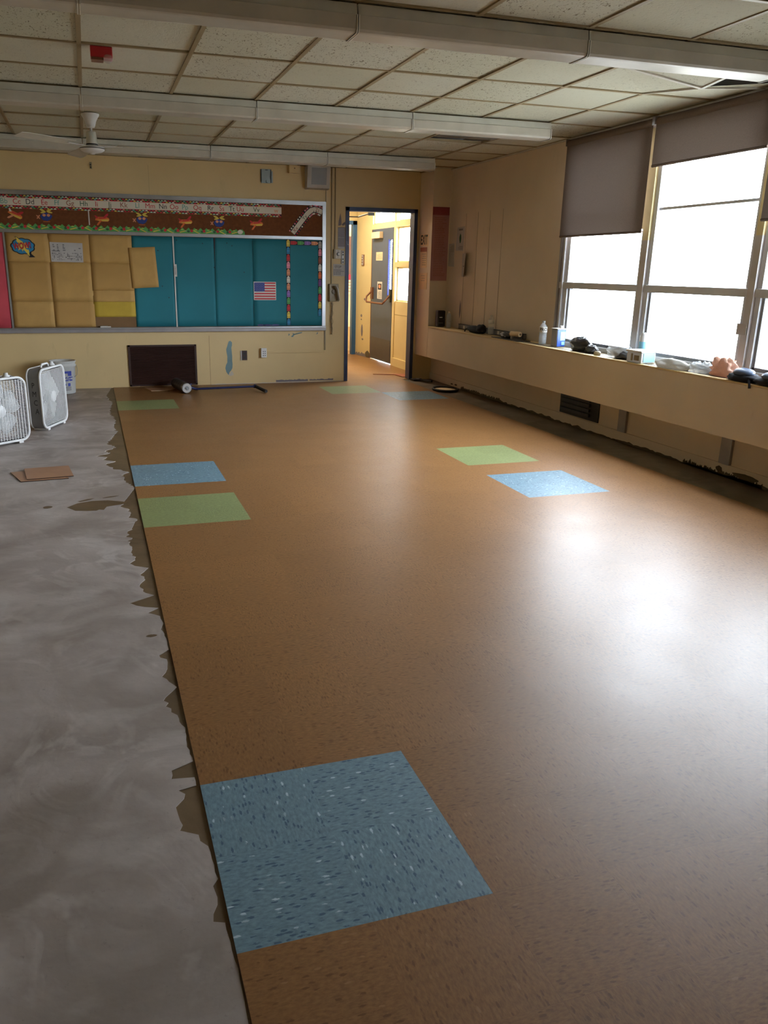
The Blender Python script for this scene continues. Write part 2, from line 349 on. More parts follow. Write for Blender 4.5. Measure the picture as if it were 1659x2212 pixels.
# vinyl tiles, one quad each, grain turned a quarter on every other tile
def tiles():
    me = bpy.data.meshes.new('vinyl_tiles'); vs = []; fs = []; mi = []; uvs = []; cell = []; tone = []
    blocks = {}
    for (i, j, c) in ((0,0,1),(0,10,2),(0,13,1),(8,10,1),(8,13,2),(0,23,2),(8,25,2),(10,23,1),(0,36,1)):
        for a in (0,1):
            for d in (0,1): blocks[(i+a, j+d)] = c
    rnd = random.Random(11); z = 0.
    def quad(x0, y0, x1, y1, i, j, c):
        k = len(vs); vs.extend([(x0,y0,z),(x1,y0,z),(x1,y1,z),(x0,y1,z)]); fs.append((k,k+1,k+2,k+3)); mi.append(c)
        ox, oy = rnd.uniform(0, 9), rnd.uniform(0, 9); t = 1+rnd.uniform(-.05, .05)
        fu0, fv0 = (x0-i*T)/T, (y0-Y0-j*T)/T; fu1, fv1 = (x1-i*T)/T, (y1-Y0-j*T)/T
        q = [(fu0,fv0),(fu1,fv0),(fu1,fv1),(fu0,fv1)]; cell.extend(q)
        tw = (i+j+1) % 2 if c else (i+j) % 2
        uvs.extend([((b_ if tw else a_)+ox, (a_ if tw else b_)+oy) for a_, b_ in q]); tone.extend([t]*4)
    for j in range(-13, 29):
        for i in range(0, 13):
            x0, x1 = i*T, (i+1)*T if i < 12 else 3.72
            y0, y1 = Y0+j*T, min(Y0+(j+1)*T, YB)
            if y1 > y0: quad(x0, y0, x1, y1, i, j, blocks.get((i, j), 0))
    for j in range(28, 41):
        for i in range(4, 14):
            x0, x1 = i*T, min((i+1)*T, 4.16); y0, y1 = max(Y0+j*T, YB), Y0+(j+1)*T
            if y1 > y0: quad(x0, y0, x1, y1, i, j, 0)
    # edge skirt of the 3 mm tile layer
    for (a, c) in (((0,YF),(0,YB)), ((3.72,YB),(3.72,YF))):
        k = len(vs); vs.extend([(a[0],a[1],-.006),(a[0],a[1],z),(c[0],c[1],z),(c[0],c[1],-.006)]); fs.append((k,k+1,k+2,k+3)); mi.append(3)
        uvs.extend([(0,0)]*4); cell.extend([(.5,.5)]*4); tone.extend([.5]*4)
    me.from_pydata(vs, [], fs); 
    for m in ('brown', 'blue', 'green', 'louver'): me.materials.append(M[m])
    me.polygons.foreach_set('material_index', mi)
    uv = me.uv_layers.new(name='UVMap')
    for k, q in enumerate(uvs): uv.data[k].uv = q
    a = me.attributes.new('cell', 'FLOAT_VECTOR', 'CORNER'); a.data.foreach_set('vector', [w for q in cell for w in (q[0], q[1], 0)])
    a = me.attributes.new('tone', 'FLOAT_COLOR', 'CORNER'); a.data.foreach_set('color', [w for t in tone for w in (t, t, t, 1)])
    o = bpy.data.objects.new('vinyl_tiles', me); C.objects.link(o); o.parent = floor; return o
tiles()

# ================================================================ CEILING
GX0, GY0, G = -.146, 4.571, .61
def ceiling():
    me = bpy.data.meshes.new('ceiling'); vs = []; fs = []; tone = []; rnd = random.Random(5)
    for i in range(-7, 8):
        for j in range(-13, 10):
            x0, y0 = GX0+i*G, GY0+j*G; x1, y1 = x0+G, y0+G
            x0, x1, y0, y1 = max(x0, XL), min(x1, XW), max(y0, YF), min(y1, YB)
            if x1-x0 < .01 or y1-y0 < .01: continue
            if (i, j) in ((6, -1), (5, 4)): continue               # an open cell and the bare fixture cell
            z = H+.004+rnd.uniform(0, .004); t = [rnd.uniform(-.003, .003) for _ in range(4)]
            # the grid joint at (6, 0) has dropped and pulls its four panels down with it
            q = {(5,-1): 2, (6,-1): 1, (5,0): 3, (6,0): 0}.get((i, j))
            if q is not None: t[q] = -.072
            k = len(vs); vs.extend([(x0,y0,z+t[0]),(x0,y1,z+t[1]),(x1,y1,z+t[2]),(x1,y0,z+t[3])]); fs.append((k,k+1,k+2,k+3))
            fis = rnd.choice((.15, .3, .3, .5, 1., 1.)); tone.append((fis, rnd.random()*.6, 0, 1))
    k = len(vs)
    me.from_pydata(vs, [], fs); me.materials.append(M['ceil'])
    a = me.attributes.new('tone', 'FLOAT_COLOR', 'CORNER'); a.data.foreach_set('color', [w for t in tone for _ in range(4) for w in t])
    o = bpy.data.objects.new('ceiling', me); C.objects.link(o); return st(o)
ceil = ceiling()
def tee(b, p, q, m, w=.0125):
    p, q = Vector(p), Vector(q); n_ = (q-p).cross(Vector((0,0,1))).normalized()*w; up = Vector((0,0,.02))
    vs = [p-n_, p+n_, q+n_, q-n_]; vs += [v+up for v in vs]; b.add(vs, [(0,3,2,1),(4,5,6,7),(0,1,5,4),(1,2,6,5),(2,3,7,6),(3,0,4,7)], m)
b = MB(); JX, JY = GX0+6*G, GY0
for i in range(-5, 8):
    x = GX0+i*G
    for y0, y1 in (((YF, JY-G), (JY+G, YB)) if i == 6 else ((YF, YB),)): tee(b, (x, y0, H-.002), (x, y1, H-.002), 'tee')
for j in range(-11, 10):
    y = GY0+j*G; tee(b, (XL, y, H-.0015), (JX-G if j == 0 else XW, y, H-.0015), 'tee', .012)
b.build('tee_grid', ceil)
b = MB(); J = (JX, JY+.02, H-.075)
tee(b, (JX-G, JY, H-.002), J, 'teel'); tee(b, (JX, JY-G, H-.002), J, 'teel'); tee(b, J, (JX, JY+G, H-.002), 'teel', .008); tee(b, J, (XW, JY+.15, H-.01), 'teel', .008)
b.box(2.2, 3.33, H-.004, 3.6, 3.352, H-.0025, 'teel'); b.build('fallen_tee', ceil)
b = MB(); b.box(XL-.2, YF-.2, H+.32, XW+.2, 14.1, H+.36, 'void'); b.build('plenum_deck', ceil)
b = MB(); b.box(XW-.022, YF, H-.012, XW, 9.64, H-.001, 'teel'); b.box(LX-.02, YR, H-.012, LX, YB, H-.002, 'tee'); b.build('wall_angle', ceil)

# ================================================================ WALLS
def wallbox(name, *boxes, m='back'):
    b = MB()
    for q in boxes: b.box(*q, m)
    return st(b.build(name))
WT = YB+.12
wb = wallbox('wall_back', (XL, YB, -.1, DX0, WT, H+.3), (DX1, YB, -.1, XW+.15, WT, H+.3), (DX0, YB, DZ, DX1, WT, H+.3))
wallbox('wall_left', (XL-.15, YF, -.1, XL, YB, H+.3)); wallbox('wall_front', (XL-.15, YF-.15, -.1, XW+.15, YF, H+.3))
PITCH = 1.195; WY = [(6.90, 5.86)]+[(5.70-PITCH*k, 4.655-PITCH*k) for k in range(0, 5)]   # glazed spans, far edge first
WZ1 = 2.50; yend = WY[-1][1]-.1
OUT = XW+.16
bx = [(XW, YF, -.1, OUT, 7.04, LZ1), (XW, YF, WZ1, OUT, 7.04, H+.3), (XW, 7.04, -.1, OUT, YB, H+.3), (XW, YF, LZ1, OUT, yend, WZ1)]
wr = wallbox('wall_right', *bx, m='right')
b = MB()
for k in range(len(WY)-1):
    y1, y0 = WY[k][1]-.045, WY[k+1][0]+.045; b.box(XW-.012, y0, LZ1, OUT, y1, 1.66, 'postg'); b.box(XW-.012, y0, 1.66, OUT, y1, WZ1, 'cream')
    if k == 0: b.box(XW-.012, y1, 1.75, OUT, y1+.085, WZ1, 'cream')
b.build('window_post', wr)
b = MB()    # vertical wall panel seams on the far stretch, and the base moulding
for y in (9.174, 8.86, 8.56, 8.26): b.box(XW-.002, y-.002, LZ1, XW, y+.002, 2.05, 'fawn')
b.build('panel_seam', wr)
st(MB().prism(PR, [(YF, 0), (YB, 0), (YB, .088), (YF, .088)], 0, .012, 'right').build('baseboard_right'))
# ragged glue band along the foot of the window wall
for name, top, yy0, yy1, seed, amp, par, pl in (('glue_band', .014, 3.3, 8.0, 2, .016, wr, PR), ('glue_band', .026, 4.2, 5.0, 9, .03, wr, PR), ('glue_band', .026, 8.0, 9.05, 5, .026, wr, PR)):
    pts = [(u, max(.001, v)) for u, v in jag((yy0, 0), (yy1, 0), 150, amp, seed, top)]
    MB().prism(pl, [(yy0, -.003)]+[(yy1, -.003)]+pts[::-1], .011, .0145, 'glue').build(name, par)
b = MB()
for k, (u, v, w, h) in enumerate(((9.2,.03,.035,.010),(9.32,.026,.03,.008),(4.36,.04,.12,.02),(4.62,.045,.03,.02))):
    b.prism(PR, eye(u, v, w, h, k), .012, .016, 'glue')
b.build('glue_patch', wr)
# corner column and the ledge, one boxed-in shape
st(MB().box(LX, YR, LZ0, XW, YB, H+.02, 'right').build('wall_column'))
led = thing('window_ledge', (LX, 6, LZ0), 'long cream boxed ledge running under the windows, hung clear of the floor', 'ledge')
MB().box(LX, YF, LZ0, XW, YR, LZ1-.012, 'right').build('casing', led, bevel=.004)
MB().box(LX-.004, YF, LZ1-.012, XW, YR, LZ1, 'back').build('top_board', led, bevel=.002)
b = MB()
for y in [x*.02 for x in range(0, 1)]: pass
b.box(LX+.05, 3.2, LZ1, LX+.075, 7.6, LZ1+.0015, 'dk'); b.box(LX+.10, 3.2, LZ1, LX+.12, 7.4, LZ1+.0015, 'dk'); b.box(LX+.155, 3.2, LZ1, LX+.185, 7.2, LZ1+.0015, 'grey')
b.build('air_slot', led)
# grille and the two straps below the ledge
g = thing('wall_grille', (XW, 6.5, .09), 'dark louvred grille low on the window wall below the ledge', 'vent')
b = MB(); b.box(XW-.012, 6.16, .098, XW-.002, 6.80, .30, 'black'); b.build('recess', g)
b = MB()
for v in (.13, .175, .22, .265): b.prism(PR, rectpts(6.29, v, 6.77, v+.028), .012, .03, 'dk')
b.build('louver', g)
for y in (5.80, 4.575):
    s = MB().rect(PR, y-.052, .088, y+.052, .34, .0, .022, 'strip').build('wall_strap')
    tag(s, 'grey vertical metal strap below the ledge, '+('the one nearer the dark grille' if y > 5 else 'the one farther from the dark grille'), 'strap', 'metal straps below the ledge')
# back wall: seams, peeled paint, foot
b = MB(); b.rect(PB, 1.168, 0, 1.171, .6, 0, .0012, 'wood'); b.rect(PB, .55, 2.18, .552, 2.5, 0, .001, 'fawn'); b.build('panel_seam', wb)
b = MB()
b.prism(PB, [(1.408,.526),(1.43,.535),(1.45,.515),(1.449,.48),(1.44,.45),(1.448,.35),(1.446,.29),(1.45,.25),(1.446,.2),(1.43,.17),(1.41,.15),(1.396,.115),(1.37,.15),(1.358,.2),(1.368,.24),(1.385,.27),(1.388,.34),(1.378,.40),(1.376,.43),(1.39,.47)], 0, .0014, 'patch')
b.prism(PB, [(1.396,.115),(1.42,.145),(1.44,.165),(1.46,.13),(1.455,.112),(1.42,.10)], 0, .0016, 'patchw')
b.prism(PB, [(2.837,2.061),(2.85,1.99),(2.853,1.93),(2.84,1.918),(2.811,1.915),(2.815,1.97)], 0, .0014, 'patchg')
b.prism(PB, [(2.855,1.93),(2.87,1.915),(2.9,1.93),(2.902,1.965),(2.885,1.955),(2.87,1.945)], 0, .0014, 'patchg')
for q in (((2.167,.584),(2.185,.60),(2.178,.615),(2.17,.61)), ((2.20,.575),(2.23,.605),(2.215,.62),(2.24,.615),(2.26,.60),(2.30,.612),(2.34,.62),(2.348,.633),(2.30,.625),(2.27,.61),(2.24,.592),(2.225,.57)), ((2.53,.60),(2.55,.61),(2.555,.63),(2.54,.62))):
    b.prism(PB, list(q), 0, .0014, 'patch')
b.build('peeled_paint', wb)
b = MB()
up = [(u, max(.012, v)) for u, v in jag((2.0, .036), (2.42, .036), 26, .012, 3)]; b.prism(PB, [(2.0,.010),(2.42,.012)]+up[::-1], 0, .0016, 'patchg')
up = [(u, max(.014, v)) for u, v in jag((2.44, .034), (2.76, .036), 20, .014, 6)]; b.prism(PB, [(2.44,.018),(2.76,.016)]+up[::-1], 0, .0016, 'patchg')
up = [(u, max(.004, v)) for u, v in jag((1.18, .008), (2.88, .008), 90, .007, 12)]; b.prism(PB, [(1.18,0),(2.88,0)]+up[::-1], 0, .003, 'patchw')
b.build('worn_foot', wb)

# ================================================================ DOORWAY AND CORRIDOR
d1 = st(bpy.data.objects.new('door_1', None)); C.objects.link(d1); d1.location = (DX0, YB, 0)
b = MB()
b.box(DX0, YB-.012, 0, DX0+.045, WT+.01, DZ, 'navy'); b.box(DX1-.045, YB-.012, 0, DX1, WT+.01, DZ, 'navy'); b.box(DX0, YB-.012, DZ-.045, DX1, WT+.01, DZ, 'navy')
b.build('door_frame', d1)
hx, hy, L, an = DX0+.05, WT+.015, .88, math.radians(16.5)
ux, uy = math.sin(an), math.cos(an); nx, ny = -uy, ux
b = MB(); th = .04
c4 = [(hx, hy), (hx+ux*L, hy+uy*L), (hx+ux*L+uy*th*-1, hy+uy*L+ux*th), (hx-uy*th, hy+ux*th)]
c4 = [(hx, hy), (hx+uy*th, hy-ux*th), (hx+uy*th+ux*L, hy-ux*th+uy*L), (hx+ux*L, hy+uy*L)]
b.prism(PF, c4, .012, 2.08, 'rust'); b.build('door_leaf', d1)
b = MB(); b.box(3.25, WT+.02, 2.055, 3.33, WT+.05, 2.09, 'steel'); b.tube([(3.29, WT+.05, 2.085), (3.21, WT+.30, 2.05)], .009, 'steel'); b.tube([(3.21, WT+.30, 2.05), (hx+.12, WT+.38, 2.055)], .009, 'steel'); b.build('closer_arm', d1)
# corridor shell
OW = 4.16
wallbox('wall_corridor_near', (1.2, WT, -.1, DX0-.03, WT+.02, H+.3), (DX1+.02, WT, -.1, OW, WT+.02, H+.3), m='corr')
wallbox('wall_corridor_left', (1.05, WT, -.1, 1.2, 14.0, H+.3), m='corr')
st(MB().box(1.05, WT, H, OW+.2, 14.0, H+.05, 'corr').build('ceiling_corridor'))
w = MB()
w.box(OW, WT, -.1, OW+.12, 10.40, H, 'corr'); w.box(OW, 10.40, -.1, OW+.12, 11.60, .955, 'corr'); w.box(OW, 11.6, -.1, OW+.12, 11.66, H, 'corr')
w.box(OW, 12.65, -.1, OW+.12, 12.72, H, 'corr'); w.box(OW, 10.4, 2.33, OW+.12, 12.72, H, 'corr'); w.box(OW-.01, 10.4, 2.0, OW+.1, 12.66, 2.075, 'corr')
w.box(OW-.01, 10.4, 1.44, OW+.1, 11.6, 1.51, 'corr'); w.box(OW-.012, 11.57, .0, OW+.1, 11.64, 2.33, 'corr')
wco = st(w.build('wall_corridor_outer'))
MB().box(OW-.02, 10.2, 0, OW, 11.6, .12, 'corr').build('base_trim', wco); MB().box(OW-.003, 10.4, .76, OW, 11.58, .764, 'fawn').build('panel_seam', wco)
# wall beyond the exit door, slightly turned, then the far doorway
PA = Vector((4.16, 12.68)); PBc = Vector((4.10, 13.27)); dn = (PBc-PA).normalized(); nn = Vector((-dn.y, dn.x))
PS = lambda u, v, d: ((PA+dn*u+nn*d).x, (PA+dn*u+nn*d).y, v)
wce = st(MB().prism(PS, rectpts(0, -.1, .593, H), -.1, 0, 'corr').build('wall_corridor_end'))
b = MB(); up = [(u, max(.01, v)) for u, v in jag((0, .06), (.59, .04), 24, .03, 21)]; b.prism(PS, [(0,0),(.59,0)]+up[::-1], 0, .006, 'patchg')
for k, (u, v, ww, h) in enumerate(((.02,.05,.09,.06),)): b.prism(PS, eye(u+.06, v, ww, h, k), .006, .009, 'glue')
for k, (u, v, ww, h) in enumerate(((.36,.66,.03,.025),(.36,.6,.02,.012),(.33,.42,.035,.10),(.30,.28,.03,.015),(.22,.93,.05,.02))): b.prism(PS, eye(u, v, ww, h, k+3), 0, .003, 'patchg')
b.build('peeled_paint', wce)
d3 = st(bpy.data.objects.new('door_3', None)); C.objects.link(d3); d3.location = (4.0, 13.27, 0)
b = MB(); b.box(4.03, 13.27, 0, 4.10, 13.37, 2.16, 'frameb'); b.box(3.05, 13.27, 2.10, 4.10, 13.37, 2.16, 'frameb'); b.box(3.05, 13.27, 0, 3.11, 13.37, 2.16, 'frameb'); b.build('door_frame', d3)
wf = wallbox('wall_corridor_far', (1.2, 13.28, -.1, 3.05, 13.37, H), (3.05, 13.28, 2.16, 4.30, 13.37, H), m='corr')
wallbox('wall_far_room', (1.2, 13.9, -.1, 4.36, 13.98, H), (4.28, 13.37, -.1, 4.36, 13.9, 2.16), m='back')
b = MB(); b.box(3.05, 13.87, .0, 4.27, 13.895, .42, 'tan'); dd = st(b.build('baseboard_far'))
p = MB(); p.box(4.07, 13.87, 1.02, 4.27, 13.895, 1.94, 'wood'); tag(p.build('notice_board'), 'narrow brown notice board inside the far room past the blue doorway', 'board')
p = MB(); p.box(4.06, 13.855, .98, 4.21, 13.868, 1.31, 'paperc'); p.box(4.06, 13.853, 1.22, 4.21, 13.855, 1.31, 'c_red')
for v in (1.02, 1.07, 1.12, 1.17): p.box(4.08, 13.853, v, 4.19, 13.855, v+.02, 'c_pch')
tag(p.build('red_header_notice'), 'notice with a red header seen through the far blue doorway', 'notice')
# exit door
d2 = st(bpy.data.objects.new('door_2', None)); C.objects.link(d2); d2.location = (OW, 12.15, 0)
b = MB(); X = OW-.01
for (y0, z0, y1, z1) in ((11.68, .012, 12.63, 1.03), (11.68, 1.83, 12.63, 2.0), (11.68, 1.03, 11.70, 1.83), (11.875, 1.03, 12.63, 1.83)): b.box(X, y0, z0, X+.045, y1, z1, 'bdoor')
b.build('door_leaf', d2)
b = MB(); b.box(X-.003, 11.70, .04, X, 12.6, .36, 'kick'); b.build('kick_plate', d2)
b = MB(); b.box(X-.004, 11.862, 1.02, X+.01, 11.885, 1.84, 'blu'); b.box(X-.004, 11.69, 1.02, X+.01, 11.71, 1.84, 'blu'); b.build('vision_frame', d2)
b = MB(); b.box(X+.02, 11.70, 1.03, X+.024, 11.875, 1.83, 'glass'); b.build('vision_glass', d2)
b = MB()
for k in range(26): b.box(X+.026, 11.70, 1.04+k*.031, X+.034, 11.875, 1.048+k*.031, 'slat')
b.build('vision_blind', d2)
b = MB(); b.box(X-.06, 12.13, 1.86, X, 12.52, 1.955, 'paperc'); b.build('door_closer', d2, bevel=.004)
MB().box(X-.03, 12.52, .95, X, 12.60, 1.13, 'wood').build('bar_bracket', d2); MB().box(X-.03, 11.69, .93, X, 11.74, 1.12, 'black').build('bar_bracket', d2)
b = MB(); b.tube([(X-.03, 12.57, 1.06), (X-.10, 12.57, .99), (X-.115, 12.56, .93), (X-.115, 12.52, .905), (X-.115, 11.78, .905), (X-.09, 11.73, .95), (X-.02, 11.72, 1.03)], .014, 'wood'); b.build('push_bar', d2)
b = MB(); b.box(OW-.005, 11.64, 0, OW+.09, 11.68, 2.03, 'corr'); b.box(OW-.005, 12.63, 0, OW+.09, 12.66, 2.03, 'corr'); b.box(OW-.005, 11.64, 2.0, OW+.09, 12.66, 2.03, 'corr'); b.box(OW-.012, 12.632, 0, OW-.005, 12.655, 2.0, 'wood'); b.build('door_frame', d2)
def wpane(name, pls):
    o = st(bpy.data.objects.new(name, None)); C.objects.link(o); o.location = (OW, 11.2, 1.5)
    b = MB()
    for (y0, z0, y1, z1) in pls: b.box(OW+.05, y0, z0, OW+.055, y1, z1, 'glass')
    b.build('glass', o)
    b = MB()
    for (y0, z0, y1, z1) in pls:
        for q in ((y0, z0, y1, z0+.02), (y0, z1-.02, y1, z1), (y0, z0, y0+.02, z1), (y1-.02, z0, y1, z1)): b.box(OW+.03, q[0], q[1], OW+.08, q[2], q[3], 'corr')
    b.build('window_frame', o); return o
wpane('window_7', [(10.4, .955, 11.57, 1.44), (10.4, 1.51, 11.57, 2.0)]); wpane('window_8', [(10.4, 2.075, 11.53, 2.33), (11.60, 2.075, 12.65, 2.33)])
PD = lambda u, v, d: (X-d, u, v)
p = MB(); p.rect(PD, 12.13, 1.535, 12.43, 1.66, .001, .003, 'paperc'); printlines(p, PD, 12.15, 1.55, 12.41, 1.64, 5, .0035, 'fawn'); tag(p.build('door_note'), 'small cream note taped high on the slate blue exit door', 'note')
p = MB(); p.rect(PD, 12.12, .96, 12.34, 1.22, .001, .003, 'paper'); p.rect(PD, 12.15, 1.10, 12.31, 1.19, .003, .0035, 'ink'); p.prism(PD, eye(12.23, 1.15, .05, .03, 2), .0035, .004, 'c_pch'); printlines(p, PD, 12.14, .97, 12.32, 1.08, 6, .0035, 'inkl')
tag(p.build('door_poster'), 'narrow white poster with a dark picture above the push bar of the exit door', 'poster')
p = MB(); fig = [(11.16,.99),(11.2,1.0),(11.2,1.09),(11.10,1.10),(11.08,1.13),(11.2,1.14),(11.22,1.2),(11.24,1.27),(11.3,1.36),(11.34,1.41),(11.35,1.39),(11.32,1.34),(11.29,1.24),(11.3,1.17),(11.36,1.14),(11.40,1.12),(11.40,1.02),(11.42,.99),(11.36,1.09),(11.2,1.08)]
p.prism(lambda u, v, d: (OW+.048-d, u, v), [(u+.02, v) for u, v in fig[:18]], 0, .001, m_film('grey_decal', (110, 104, 96), .75)); tag(p.build('window_decal'), 'grey standing figure decal stuck on the lower corridor window pane', 'decal')
p = MB(); pl = lambda u, v, d: (OW+.048-d, u, v)
for r0, r1 in ((1., .86), (.45, .2)):
    for k in range(24):
        a0, a1 = 2*PI*k/24, 2*PI*(k+1)/24; p.add([pl(10.98+.13*r*math.cos(a), 1.26+.095*r*math.sin(a), 0) for r, a in ((r0,a0),(r0,a1),(r1,a1),(r1,a0))], [(0,1,2,3)], 'grey')
p.add([pl(10.977, 1.17, 0), pl(10.983, 1.17, 0), pl(10.983, 1.35, 0), pl(10.977, 1.35, 0)], [(0,1,2,3)], 'grey'); tag(p.build('round_decal'), 'round ringed decal stuck beside the figure on the lower corridor window pane', 'decal')
p = MB(); p.rect(PS, .28, 1.46, .37, 1.63, 0, .012, 'wood'); p.rect(PS, .295, 1.47, .355, 1.62, .012, .016, 'paperg')
for v in (1.5, 1.54, 1.58): p.rect(PS, .315, v, .335, v+.02, .016, .024, 'wood')
tag(p.build('corridor_switch'), 'slim switch plate on the pale yellow corridor wall beside the exit door', 'switch')
p = MB(); p.prism(PF, [(3.50,10.60),(4.05,10.50),(4.06,10.22),(3.80,10.25),(3.78,10.50)], .001, .009, 'cardb'); tag(p.build('cardboard_sheet'), 'thin reddish cardboard sheet lying on the corridor floor inside the doorway', 'cardboard')

# ================================================================ WINDOWS, SHADES
def window(k, yf, yn):
    o = st(bpy.data.objects.new('window_%d' % (k+1), None)); C.objects.link(o); o.location = (XW, (yf+yn)/2, LZ1)
    X0, X1 = XW+.01, XW+.075; fy0, fy1 = yn-.045, yf+(.045 if k else .14)
    b = MB(); m = 'alud'
    b.box(X0, fy0, LZ1, X1, yn, WZ1, m); b.box(X0, yf, LZ1, X1, fy1, WZ1, m); b.box(X0, fy0, WZ1-.04, X1, fy1, WZ1, m)
    b.box(X0-.015, fy0, LZ1, X1, fy1, .765, m); b.box(X0-.012, fy0, 1.257, X1, fy1, 1.315, m)
    if k == 0: b.box(XW-.012, 6.955, LZ1, XW+.02, 6.975, WZ1, m); b.box(XW-.01, 7.02, LZ1, XW+.02, 7.05, WZ1, 'strip')
    b.build('window_frame', o, bevel=.003)
    b = MB(); s_ = .022
    b.box(X0+.02, yn, .765, X1-.01, yn+s_, 1.257, 'grey'); b.box(X0+.02, yf-s_, .765, X1-.01, yf, 1.257, 'grey'); b.box(X0+.02, yn, .765, X1-.01, yf, .79, 'grey')
    b.build('lower_sash', o)
    b = MB(); b.box(X0+.02, yn, 1.883, X1-.02, yf, 1.903, m); b.build('glazing_bar', o)
    b = MB(); b.box(X0+.035, yn, .765, X0+.039, yf, WZ1-.04, 'glass'); b.build('glass', o)
    b = MB(); z = .80
    while z < 1.25: b.box(X1-.02, yn+.01, z, X1-.004, yf-.01, z+.0012, 'slat'); z += .025
    b.build('blind_slats', o)
    return o
for k, (yf, yn) in enumerate(WY): window(k, yf, yn)
if 1:
    p = MB(); p.rect(PR, 4.56, .985+.02, 4.65, 1.06+.02, .016, .018, 'paperg'); tag(p.build('torn_label'), 'torn white label stuck on the grey window post above the orange bag', 'label')
def shade(yf, yn, z, label):
    o = thing('roller_shade', (XW-.07, (yf+yn)/2, 2.52), label, 'shade', 'roller shades over the windows')
    n = 14; vs = []; b = MB()
    for i in range(n+1):
        t = i/n; y = yf+(yn-yf)*t
        for q in range(9):
            s_ = q/8; zz = 2.50+(z-2.50)*s_; x = XW-.065-.0016*math.sin(t*PI*3+q*.4)*s_; vs.append((x, y, zz))
    fs = [(i*9+q, i*9+q+1, (i+1)*9+q+1, (i+1)*9+q) for i in range(n) for q in range(8)]
    b.add(vs, fs, 'shade', True); b.build('shade_cloth', o)
    b = MB(); b.tube([(XW-.062, yf, z+.012), (XW-.062, yn, z+.012)], .008, 'shade'); b.build('hem_bar', o)
    b = MB(); b.tube([(XW-.045, yf-.01, 2.52), (XW-.045, yn+.01, 2.52)], .034, 'shade', 16); b.build('roller', o)
    for y in (yf, yn): MB().box(XW-.08, y-.003, 2.50, XW-.012, y+.003, 2.56, 'strip').build('bracket', o)
shade(6.985, 5.768, 1.712, 'taupe roller shade pulled half way down over the farthest window')
shade(5.735, 4.572, 2.193, 'taupe roller shade drawn only a short way down over the second window')
shade(4.532, 3.39, 1.742, 'taupe roller shade at the right edge of the photo, third from the far corner')
shade(3.34, 2.20, 1.15, 'unseen taupe roller shade added on the fourth window from the far corner to cut daylight'); shade(2.15, 1.0, .80, 'unseen taupe roller shade added fully down on the fifth window from the far corner to cut daylight')  # these nearer shades are unseen, lowered to block daylight from the near floor
shade(.955, -.2, .80, 'unseen taupe roller shade added fully down on the window nearest the camera to cut daylight')
st(MB().box(4.3, -40, -.25, 60, 50, -.2, 'ground').build('ground'))

# ================================================================ CEILING LIGHTS, FAN, ALARM
def fixture(x0, x1, y, label, rust=False):
    o = thing('fluorescent_ceiling_light', ((x0+x1)/2, y+.08, 2.45), label, 'ceiling light', 'surface fluorescent fixtures in three rows')
    b = MB(); b.add([(x0,y+.004,2.522),(x1,y+.004,2.522),(x1,y+.16,2.522),(x0,y+.16,2.522),(x0,y+.012,2.568),(x1,y+.012,2.568),(x1,y+.152,2.568),(x0,y+.152,2.568)],
                    [(0,3,2,1),(4,5,6,7),(0,1,5,4),(1,2,6,5),(2,3,7,6),(3,0,4,7)], 'fixt'); b.build('housing', o)
    b = MB(); a0, a1 = x0+.006, x1-.006
    P = [(y-.002,2.520),(y-.002,2.463),(y+.006,2.4515),(y+.022,2.449),(y+.142,2.449),(y+.158,2.4515),(y+.166,2.463),(y+.166,2.520)]
    vs = [(a, q[0], q[1]) for a in (a0, a1) for q in P]; n = len(P)
    b.add(vs, [(i, i+1, n+i+1, n+i) for i in range(n-1)], 'lens', False); b.build('lens', o)
    for a in (x0-.001, x1-.005): MB().prism(lambda u, v, d: (a+d, u, v), [(q[0]+(-.004 if q[0] < y+.08 else .004), q[1]-(.004 if q[1] < 2.5 else 0)) for q in P]+[(y+.15,2.526),(y+.01,2.526)], 0, .006, 'lensend').build('end_plate', o)
    return o
rown = {'A': 'nearest row', 'B': 'middle row', 'C': 'row closest to the blackboard wall'}
for r, y in (('A', 3.965), ('B', 6.345), ('C', 8.74)):
    for k in range(4 if r == 'A' else 4):
        x1 = 3.52-k*1.222; x0 = x1-1.222
        lab = '%s in the %s of lights' % (('at the window end', 'second from the window end', 'third from the window end', 'fourth from the window end')[k], {'A': 'nearest row', 'B': 'middle row', 'C': 'rearmost row'}[r])
        fixture(x0+.003, x1-.003, y, 'white fixture '+lab)
o = thing('bare_light_fixture', (3.2, 7.25, 2.6), 'bare grey steel light channel inside an open ceiling cell near the window wall', 'ceiling light')
b = MB(); b.box(2.93, 7.27, H-.004, 3.50, 7.40, H+.05, 'steel'); b.build('channel', o)
for x in (3.03, 3.13, 3.15, 3.27): MB().box(x-.004, 7.263, H+.02, x+.004, 7.27, H+.028, 'dk').build('screw', o)
st(MB().box(2.904, 7.01, H+.05, 3.514, 7.62, H+.06, 'ceil').build('ceiling_cell'))

